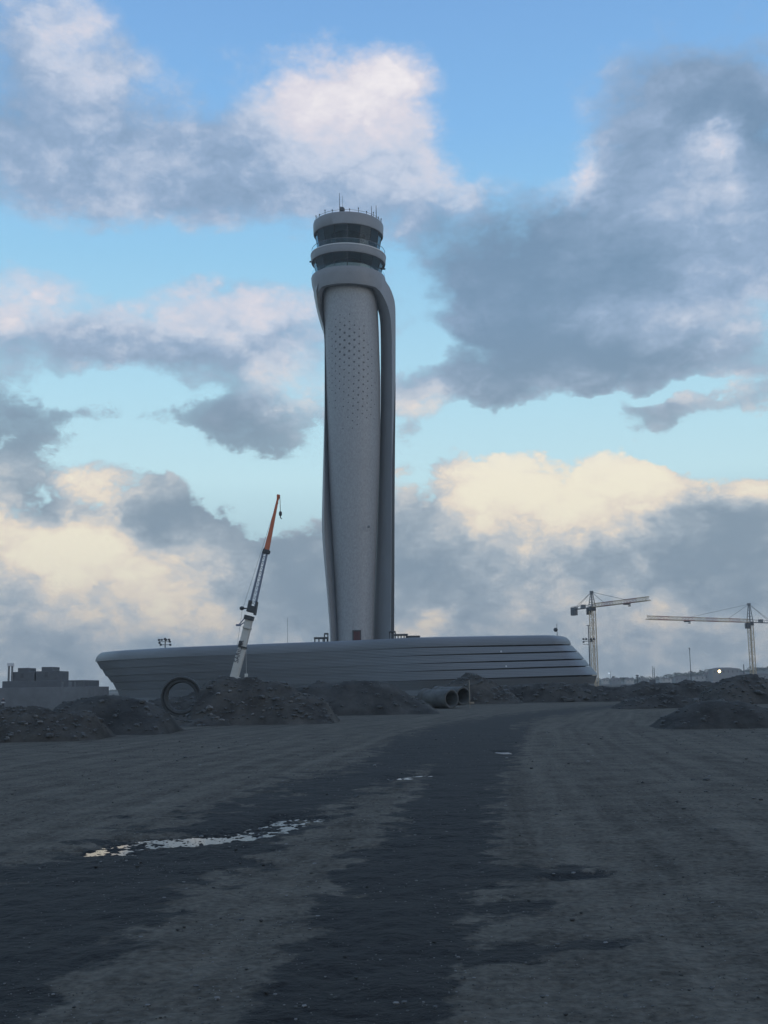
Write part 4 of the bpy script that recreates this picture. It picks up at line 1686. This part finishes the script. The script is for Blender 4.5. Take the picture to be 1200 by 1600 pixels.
    mb.box(Vector((.4, -.4, -1.1)), Vector((1.2, .4, -.8)), org=tp)
    mb.tube(tp + Vector((.8, 0, -.8)), tp + Vector((.8, 0, -.4)), 0.05)
    mb.build('trolley', 'dark_steel', jb)


tower_crane('pale lattice tower crane behind stepped podium end, jib slewed away from podium', (925.2, 949), (922.2, 925), (1014, 938), 400, 370, (905, 951), 1.03)
tower_crane('pale red banded tower crane behind boulder mound, long jib pointing towards podium', (1172, 972.5), (1169.6, 944), (1011, 967), 450, 416, (1206, 972), 1.02)


# ------------------------------------------------------------------ floodlight and mast poles
def light_mast(label, x, ytop, ybase, Y, heads, r=0.16, top_bar=False, name='floodlight_mast', base_z=None):
    t_ = P(x, ytop, Y)
    bz = P(x, ybase, Y).z if base_z is None else base_z
    th = thing(name, label, 'light mast', (t_.x, Y, bz), 'floodlight masts')
    mb = MB()
    mb.tube((t_.x, Y, bz), (t_.x, Y, t_.z), r * 1.25, r * 0.85, n=8)
    if top_bar:
        mb.box((t_.x - .5, Y - .15, t_.z - .1), (t_.x + .5, Y + .15, t_.z + .06))
    mb.build('pole', 'dark_steel', th)
    if heads:
        mb = MB()
        for (x0, x1, y) in heads['bars']:
            mb.tube(P(x0, y, Y), P(x1, y, Y), 0.07, n=5)
        arm = mb.build('crossarm', 'dark_steel', th)
        for (hx, hy) in heads['lamps']:
            p = P(hx, hy, Y - 0.3)
            mb = MB()
            rot = Matrix.Rotation(0.5, 3, 'X')
            mb.box(Vector((-.26, -.18, -.2)), Vector((.26, .18, .2)), rot=rot, org=p)
            mb.tube(p, p + Vector((0, .3, -.3)), 0.05, n=4)
            mb.build('lamp_head', 'dark_steel', arm, bevel=0.04)


light_mast('floodlight mast showing above the left roof of podium', 258.2, 996.5, 1010, 290,
           {'bars': [(248, 266.5, 1002.6), (250, 266, 1007.4), (248.5, 265.5, 999.8)], 'lamps': [(248.4, 999.9), (252.6, 999.7), (249.2, 1004.4), (264.2, 999.5), (257.6, 998.2), (259.6, 999.6), (265.3, 1002.6), (266, 1007.4), (251.2, 1007.4)]}, base_z=-2.0)
light_mast('floodlight mast standing beside the mast of the crane behind podium', 919.2, 977, 1045, 330,
           {'bars': [(910.5, 930, 999.8), (911, 928, 1002), (910.5, 921, 1006.8)], 'lamps': [(911.6, 998.4), (916, 998.3), (911.8, 1003), (923.4, 998.2), (928, 998), (924, 1001.6)]}, top_bar=True, base_z=-1.0)
light_mast('slim bare pole far off under the left jib of crane', 1077.2, 1012, 1045, 700, {'bars': [(1075.8, 1078.4, 1013.4)], 'lamps': [(1077.0, 1013.2), (1077.6, 1014.5)]}, r=0.2, base_z=0, name='floodlight_mast')
light_mast('short lamp pole on the skyline beyond spoil ridge', 995.6, 1054.5, 1066, 500, {'bars': [(993.6, 997.6, 1056)], 'lamps': [(994.2, 1055.6), (997, 1055.6)]}, r=0.16, base_z=-1)
light_mast('pole on the hillside beside the flat roofed hall', 1161.8, 1038, 1056, 900, None, r=0.4, base_z=5)


def thin_mast(label, x, ytop, Y, r, base_z, extra=None, name='aerial_mast', cat='mast'):
    t_ = P(x, ytop, Y)
    th = thing(name, label, cat, (t_.x, Y, base_z))
    mb = MB()
    mb.tube((t_.x, Y, base_z), (t_.x, Y, t_.z), r, r * 0.6, n=6)
    mb.build('pole', 'steel', th)
    if extra:
        extra(th, t_)


thin_mast('hair thin aerial mast rising behind podium near mobile crane', 449.2, 966, 260, 0.06, -1)


def ball(th, t_):
    p = P(868.2, 984, t_.y)
    mb = MB()
    mb.lathe([(0.01, p.z + .38), (.28, p.z + .28), (.4, p.z), (.28, p.z - .28), (.01, p.z - .38)], (p.x, p.y), 14)
    mb.build('beacon_ball', 'dark_steel', th, smooth=True)


thin_mast('short pole with dark ball on the stepped end of podium roof', 869.9, 974.5, 205, 0.07, ZR - 0.1, ball, 'beacon_pole', 'pole')


def sock(th, t_):
    mb = MB()
    p = P(951.6, 1052, t_.y)
    mb.box(p - Vector((.3, .25, .3)), p + Vector((.2, .25, .25)))
    mb.build('lamp', 'lamp_cool', th)


thin_mast('thin pole with small white lamp beyond the podium end', 953.6, 1048.5, 480, 0.09, -1, sock, 'lamp_pole', 'lamp pole')


def far_pair(th, t_):
    mb = MB()
    q_ = P(1022.0, 1043, t_.y)
    mb.tube((q_.x, t_.y, -1), (q_.x, t_.y, q_.z), 0.16, n=5)
    for i in range(9):
        z = q_.z * i / 9
        mb.tube((t_.x, t_.y, z), (q_.x, t_.y, z + q_.z / 9), 0.07, n=4)
    mb.build('lattice_rungs', 'steel', th)
    p = P(1020, 1062, t_.y)
    mb = MB()
    mb.box((p.x - 1.4, t_.y - 1, -1), (p.x + 1.0, t_.y + 1, p.z))
    mb.build('base_cabin', 'dark_steel', th)


thin_mast('twin legged lattice mast with dark cabin on the skyline', 1019.2, 1041, 520, 0.18, -1, far_pair, 'lattice_mast')

# ------------------------------------------------------------------ utility building on the left
def build_utility():
    Y = 190.0
    t0 = P(68, 1085, Y)
    ub = thing('utility_building', 'blocky grey utility building with two stepped rooftop units and twin flues', 'building', (t0.x, Y, -2.4))

    def block(name, x0, x1, y0, y1, yf, dep, mat, bevel=0.04, on=None):
        a, b = P(x0, y0, Y + yf), P(x1, y1, Y + yf)
        mb = MB()
        mb.box((a.x, Y + yf, b.z), (b.x, Y + yf + dep, a.z))
        return mb.build(name, mat, on or ub, bevel=bevel)
    block('ground_floor_wall', -40, 137, 1075.5, 1110, -3, 14, 'plaster')
    block('parapet_end', 131, 137.2, 1074, 1076, -2.6, 12, 'plaster')
    up_ = block('upper_storey', 3.5, 131, 1064.5, 1075.6, -0.6, 10, 'unit_grey')
    ru1 = block('rooftop_unit', 19, 53.5, 1050.0, 1064.6, 0, 6, 'unit_grey')
    block('unit_cap', 28, 45, 1043.8, 1050.2, 0.6, 4, 'unit_grey', on=ru1)
    ru2 = block('rooftop_unit', 56, 91.5, 1048.8, 1064.6, 0, 6, 'unit_grey')
    block('unit_cap', 65, 82.5, 1042.2, 1049.0, 0.6, 4, 'unit_grey', on=ru2)
    for (x0, x1, y0, y1, on_) in ((32, 37, 1052, 1059, ru1), (70, 75, 1050, 1057, ru2)):
        block('louver_vent', x0, x1, y0, y1, -0.06, 0.2, 'louver', 0, on_)
    for (x0, x1) in ((96, 99), (107, 112), (116, 118)):
        block('pilaster', x0, x1, 1065, 1075.4, -0.72, 0.3, 'plaster', 0, up_)
    for x in (14.2, 19.4):
        a, b = P(x, 1037.5, Y - 0.2), P(x, 1066, Y - 0.2)
        mb = MB()
        mb.tube((a.x, Y - 0.2, b.z), (a.x, Y - 0.2, a.z), 0.17, n=10)
        mb.build('flue_pipe', 'steel', ub, smooth=True)
    a, b = P(12, 1036, Y - 0.2), P(21.5, 1041, Y - 0.2)
    mb = MB()
    mb.box((a.x, Y - 0.5, b.z), (b.x, Y + 0.1, a.z))
    mb.build('flue_cap', 'pale_trim', ub, bevel=0.05)


build_utility()


# ------------------------------------------------------------------ big ring and pipes
def pipe_shell(ro, ri, length, n=48, bell=None, groove=False):
    """open pipe along +Y starting at y=0"""
    prof = [(ri, 0.0), (ri + 0.02, -0.0)]
    if groove:
        m = (ri + ro) / 2
        prof = [(ri, length), (ri, 0.10), (ri + 0.03, 0.03), (m - 0.02, 0.0), (m, 0.10), (m + 0.06, 0.10), (m + 0.07, -0.02), (ro - 0.03, -0.02), (ro, 0.04), (ro, length)]
    else:
        prof = [(ri, length), (ri, 0.04), (ri + 0.03, 0.0), (ro - 0.03, 0.0), (ro, 0.03)]
        if bell:
            prof += [(ro, length - bell), (ro + 0.09, length - bell + 0.08), (ro + 0.09, length)]
        else:
            prof += [(ro, length)]
    mb = MB()
    pts = [[(r * math.cos(2 * math.pi * k / n), y, r * math.sin(2 * math.pi * k / n)) for r, y in prof] for k in range(n)]
    mb.grid(pts, close_u=True, close_v=True)
    return mb


def place(o, loc, rz, rx=0.0):
    o.location = loc
    o.rotation_euler = (rx, 0, rz)


Yr = G(283, 1121).y
c = P(282.8, 1088.5, Yr)
mm = (P(601, 1088, Yr) - P(600, 1088, Yr)).length
o = pipe_shell(31.5 * mm, 22 * mm, 1.5, 64, groove=True).build('concrete_ring', 'ring_concrete', None, smooth=True)
place(o, c, math.radians(7))
tag(o, 'large dark concrete pipe ring standing upright between earth mounds', 'pipe ring')

Yp = G(706, 1107).y
mm = (P(601, 1092, Yp) - P(600, 1092, Yp)).length
c1 = P(706, 1092, Yp)
o = pipe_shell(14.8 * mm, 11.6 * mm, 2.9, 40, bell=0.4).build('concrete_pipe', 'concrete', None, smooth=True)
place(o, c1, math.radians(38))
tag(o, 'grey concrete drain pipe lying in front of its twin, bell end away', 'pipe', 'concrete drain pipes')
c2 = P(724.5, 1087.5, Yp + 1.2)
o = pipe_shell(14.8 * mm, 11.6 * mm, 2.9, 40, bell=0.4).build('concrete_pipe', 'concrete', None, smooth=True)
place(o, c2, math.radians(36))
tag(o, 'grey concrete drain pipe half hidden behind its twin, next to pale post', 'pipe', 'concrete drain pipes')
a, b = P(732.8, 1063, Yp + 0.6), P(734.6, 1101, Yp + 0.6)
mb = MB()
mb.box((a.x, Yp + 0.55, -0.1), (b.x, Yp + 0.68, a.z))
mb.box((a.x - 0.03, Yp + 0.5, 0.3), (a.x + 0.32, Yp + 0.54, 0.42))
o = mb.build('marker_post', 'wood', None, bevel=0.01)
tag(o, 'pale upright timber post beside the concrete pipes', 'post')

# planks and slabs thrown at the toe of the ridge
for (xa, ya, xb, yb, lab, mt) in ((928, 1092, 955, 1088, 'pale long slab lying flat at the toe of the ridge', 'pale_stone'),
                                  (959, 1084, 969, 1093, 'thin pale plank leaning at the toe of the ridge', 'wood'),
                                  (880, 1095, 898, 1092, 'dark flat plate lying on the track edge below the ridge', 'rubble')):
    Ya = G(xa, max(ya, yb) + 2).y - 0.5
    pa, pb = P(xa, ya, Ya), P(xb, yb, Ya)
    d = (pb - pa).normalized()
    s = Vector((0, 1, 0))
    u = d.cross(s).normalized()
    mb = MB()
    h = 0.10
    vs = []
    for p in (pa, pb):
        vs += [p - s * 0.4 - u * h, p + s * 0.4 - u * h, p + s * 0.4 + u * h, p - s * 0.4 + u * h]
    mb.add(vs, [(0, 1, 2, 3), (4, 7, 6, 5), (0, 4, 5, 1), (1, 5, 6, 2), (2, 6, 7, 3), (3, 7, 4, 0)])
    o = mb.build('slab' if mt != 'wood' else 'plank', mt, None, bevel=0.02)
    tag(o, lab, 'slab' if mt != 'wood' else 'plank')


# ------------------------------------------------------------------ person far left
def build_person():
    Y = 185.0
    foot = P(4.5, 1108, Y)
    sc = 1.75
    bm = bmesh.new()
    me = bpy.data.meshes.new('person')
    J = {'pelvis': (0, 0, .52), 'chest': (0, 0, .72), 'neck': (0, 0, .84), 'head': (0, -.01, .93), 'htop': (0, 0, .985),
         'ls': (-.11, 0, .81), 'le': (-.14, .01, .64), 'lh': (-.12, -.06, .50), 'rs': (.11, 0, .81), 're': (.15, .02, .64), 'rh': (.16, -.04, .49),
         'lk': (-.06, -.02, .28), 'lf': (-.07, .01, .03), 'lt': (-.08, -.08, .02), 'rk': (.07, -.03, .28), 'rf': (.08, .02, .03), 'rt': (.09, -.07, .02)}
    E = [('pelvis', 'chest'), ('chest', 'neck'), ('neck', 'head'), ('head', 'htop'), ('chest', 'ls'), ('ls', 'le'), ('le', 'lh'), ('chest', 'rs'), ('rs', 're'), ('re', 'rh'),
         ('pelvis', 'lk'), ('lk', 'lf'), ('lf', 'lt'), ('pelvis', 'rk'), ('rk', 'rf'), ('rf', 'rt')]
    RAD = {'pelvis': .085, 'chest': .10, 'neck': .035, 'head': .065, 'htop': .04, 'ls': .045, 'le': .032, 'lh': .026, 'rs': .045, 're': .032, 'rh': .026,
           'lk': .05, 'lf': .032, 'lt': .03, 'rk': .05, 'rf': .032, 'rt': .03}
    names = list(J)
    me.from_pydata([Vector(J[n]) * sc for n in names], [(names.index(a), names.index(b)) for a, b in E], [])
    ob = bpy.data.objects.new('person', me)
    COL.objects.link(ob)
    sk = ob.modifiers.new('skin', 'SKIN')
    for i, n in enumerate(names):
        me.skin_vertices[0].data[i].radius = (RAD[n] * sc, RAD[n] * sc)
    me.skin_vertices[0].data[0].use_root = True
    ob.modifiers.new('sub', 'SUBSURF').levels = 1
    ob.location = foot
    ob.rotation_euler = (0, 0, 0.6)
    m = bpy.data.materials.new('person')
    m.use_nodes = True
    nt = m.node_tree
    tcn = nt.nodes.new('ShaderNodeTexCoord')
    sp = nt.nodes.new('ShaderNodeSeparateXYZ')
    nt.links.new(tcn.outputs['Object'], sp.inputs[0])
    r = nt.nodes.new('ShaderNodeValToRGB')
    r.color_ramp.interpolation = 'CONSTANT'
    mp = nt.nodes.new('ShaderNodeMath')
    mp.operation = 'DIVIDE'
    mp.inputs[1].default_value = sc
    nt.links.new(sp.outputs[2], mp.inputs[0])
    nt.links.new(mp.outputs[0], r.inputs[0])
    r.color_ramp.elements[0].color = (0.02, 0.022, 0.03, 1)
    r.color_ramp.elements[1].position = 0.53
    r.color_ramp.elements[1].color = (0.5, 0.5, 0.5, 1)
    e = r.color_ramp.elements.new(0.66)
    e.color = (0.03, 0.03, 0.045, 1)
    e = r.color_ramp.elements.new(0.855)
    e.color = (0.35, 0.21, 0.15, 1)
    e = r.color_ramp.elements.new(0.95)
    e.color = (0.55, 0.55, 0.55, 1)
    nt.links.new(r.outputs[0], nt.nodes['Principled BSDF'].inputs['Base Color'])
    me.materials.append(m)
    tag(ob, 'person in dark clothes and pale helmet standing by utility building', 'person')


build_person()


# ------------------------------------------------------------------ far hills and settlement
def hill(name, label, crest, Yc, depth, seed, mat='hill_earth', base=-4.0):
    cp = [P(x, y, Yc) for x, y in crest]
    xs = np.linspace(cp[0].x, cp[-1].x, 160)
    keys = [(p.x, p.z) for p in cp]
    hz = np.array([float(catmull(keys, x)[0]) for x in xs])
    ny = 24
    pts = []
    for i, x in enumerate(xs):
        row = []
        for j in range(ny):
            t = j / (ny - 1)
            pr = math.sin(min(1.0, t / 0.55) * math.pi / 2) if t < 0.55 else math.cos((t - 0.55) / 0.45 * math.pi / 2)
            y = Yc - depth * 0.55 + depth * t
            row.append((x, y, base + (hz[i] - base) * pr))
        pts.append(row)
    A = np.array(pts)
    A[..., 2] += 1.2 * fbm(A[..., 0] * 0.03, A[..., 1] * 0.03, 4, seed) * np.clip((A[..., 2] - base) / 8, 0, 1)
    mb = MB()
    mb.grid([[tuple(p) for p in r] for r in A])
    o = mb.build(name, mat, smooth=True, fix=False)
    tag(o, label, None, None, 'structure')
    return xs, hz


hill('hills', 'low wooded hillside with houses beyond the right spoil mounds',
     [(905, 1068), (940, 1064), (1000, 1063), (1040, 1060), (1075, 1055), (1110, 1051), (1150, 1050), (1175, 1047), (1200, 1044), (1260, 1040), (1400, 1036), (1600, 1045), (1900, 1058)], 1500, 500, 4)
hill('hills', 'distant dark tree line left of the podium prow',
     [(-700, 1078), (-300, 1074), (0, 1078), (100, 1080), (150, 1080.5), (190, 1080), (300, 1079), (600, 1072), (800, 1069), (930, 1066)], 1900, 400, 6)


def house(x, y, wpx, hpx, Y, roof, label, wall='wall_far', dep=9.0, flat=False, lit=False):
    c = P(x, y, Y)                       # foot centre
    m = (P(601, y, Y) - P(600, y, Y)).length
    w, h = wpx * m, hpx * m
    t = thing('house', label, 'house', (c.x, Y, c.z), 'houses on the far hillside')
    mb = MB()
    mb.box((c.x - w / 2, Y - dep / 2, c.z - 6), (c.x + w / 2, Y + dep / 2, c.z + h))
    wl = mb.build('wall', wall, t)
    mb = MB()
    if flat:
        mb.box((c.x - w / 2 - .6, Y - dep / 2 - .6, c.z + h), (c.x + w / 2 + .6, Y + dep / 2 + .6, c.z + h + 1.0))
    else:
        rh = roof * m
        e = 0.5
        vs = [(c.x - w / 2 - e, Y - dep / 2 - e, c.z + h), (c.x + w / 2 + e, Y - dep / 2 - e, c.z + h), (c.x + w / 2 + e, Y + dep / 2 + e, c.z + h), (c.x - w / 2 - e, Y + dep / 2 + e, c.z + h),
              (c.x - w / 4, Y, c.z + h + rh), (c.x + w / 4, Y, c.z + h + rh)]
        mb.add(vs, [(0, 1, 5, 4), (1, 2, 5), (2, 3, 4, 5), (3, 0, 4), (3, 2, 1, 0)])
    mb.build('roof', 'roof_far', t)
    nwin = max(2, int(w / 4))
    for k in range(nwin):
        xx = c.x - w / 2 + w * (k + 0.5) / nwin
        mb = MB()
        mb.box((xx - .55, Y - dep / 2 - 0.08, c.z + h * 0.4), (xx + .55, Y - dep / 2 + 0.1, c.z + h * 0.75))
        mb.build('window', 'window_far', wl)
    return t


house(1131, 1055, 42, 9.5, 1180, 2.4, 'wide dark roofed hall on hillside with a lit lamp at its front', 'wall_far_grey', 16)
r = random.Random(12)
for i, (x, y, w, h, lab) in enumerate([
        (945, 1066, 9, 4.0, 'pale cottage nearest the podium end on the far hillside'),
        (962, 1065, 14, 3.5, 'low pale house second from the podium end on the hillside'),
        (983, 1065, 12, 3.2, 'low pale house left of the short lamp pole'),
        (1006, 1065, 12, 3.6, 'pale house between short lamp pole and lattice mast'),
        (1040, 1065, 16, 4.6, 'pale house right of the lattice mast'),
        (1064, 1064, 22, 5.2, 'long pale house below the slim far pole'),
        (1092, 1063, 17, 6.0, 'pale house left of the wide hall'),
        (1104, 1063, 7, 9.5, 'tall narrow pale house left of the wide hall'),
        (1122, 1064, 20, 5.5, 'pale house standing below the wide hall'),
        (1160, 1058, 14, 5.0, 'grey house right of the wide hall beside hillside pole'),
        (1187, 1062, 22, 8.0, 'brownish gabled house right of the crane mast')]):
    house(x, y, w, h, 1150 + 10 * i if i < 10 else 900, r.uniform(1.4, 2.6), lab, ('wall_far', 'wall_far_grey')[i % 2 if i < 9 else 1])

# the lit lamp on the hall front
p = P(1124, 1049, 1150)
th = thing('street_lamp', 'glowing warm lamp in front of the wide hillside hall', 'lamp', (p.x, 1150, p.z - 6))
mb = MB()
mb.tube((p.x, 1150, p.z - 6), (p.x, 1150, p.z - 1.2), 0.2, n=6)
mb.build('pole', 'dark_steel', th)
mb = MB()
mb.lathe([(0.01, p.z + 1.5), (0.8, p.z + 0.9), (1.3, p.z), (0.8, p.z - 0.9), (0.01, p.z - 1.5)], (p.x, 1150), 14)
mb.build('lamp_glow', 'lamp_warm', th, smooth=True)


def far_wood():
    """clumps of leaf-sized faces along the crests"""
    mb = MB()
    rr = random.Random(8)

    def tree(x, y, z, s):
        for k in range(70):
            a, b = rr.uniform(0, 6.28), rr.uniform(-1, 1)
            q_ = math.sqrt(1 - b * b) * rr.uniform(.5, 1.0)
            c_ = Vector((x + q_ * math.cos(a) * s, y + q_ * math.sin(a) * s, z + s * 0.7 + b * s * 0.8))
            u = Vector((rr.uniform(-1, 1), rr.uniform(-1, 1), rr.uniform(-1, 1))).normalized()
            v = u.orthogonal().normalized()
            h_ = s * rr.uniform(.14, .26)
            mb.add([c_ - u * h_, c_ + v * h_, c_ + u * h_, c_ - v * h_], [(0, 1, 2, 3)])
    crest = [(905, 1068), (940, 1064.5), (1000, 1063.5), (1040, 1060.5), (1075, 1055.5), (1110, 1052), (1150, 1052), (1175, 1048), (1200, 1045), (1260, 1041)]
    for k in range(170):
        x = 930 + 300 * (k + rr.random()) / 170
        y = float(catmull(crest, x)[0]) + rr.uniform(-0.6, 4.0)
        Y = 1450 - (0 if rr.random() < 0.6 else rr.uniform(0, 200))
        p_ = P(x, y, Y)
        tree(p_.x, Y, p_.z, rr.uniform(1.6, 3.6))
    for k in range(60):
        x = 120 + 80 * (k + rr.random()) / 60
        p_ = P(x, 1081.2, 1840)
        tree(p_.x, 1840, p_.z - 1, rr.uniform(2.0, 3.4))
    o = mb.build('far_wood', 'foliage_far', fix=False)
    tag(o, 'far off scrub and trees along the hill crests', None, None, 'stuff')


far_wood()

# ------------------------------------------------------------------ haze
mb = MB()
mb.box((-3800, -520, -6.0), (3800, 2750, 130))
hz = mb.build('haze', 'dark_gap')
hz.data.materials.clear()
hm = bpy.data.materials.new('haze')
hm.use_nodes = True
nt = hm.node_tree
nt.nodes.clear()
out = nt.nodes.new('ShaderNodeOutputMaterial')
pv = nt.nodes.new('ShaderNodeVolumePrincipled')
pv.inputs['Color'].default_value = (1.0, 0.97, 0.94, 1)
pv.inputs['Density'].default_value = 0.00027
pv.inputs['Anisotropy'].default_value = 0.2
nt.links.new(pv.outputs[0], out.inputs['Volume'])
hz.data.materials.append(hm)
tag(hz, 'thin bluish evening haze over the site', None, None, 'stuff')
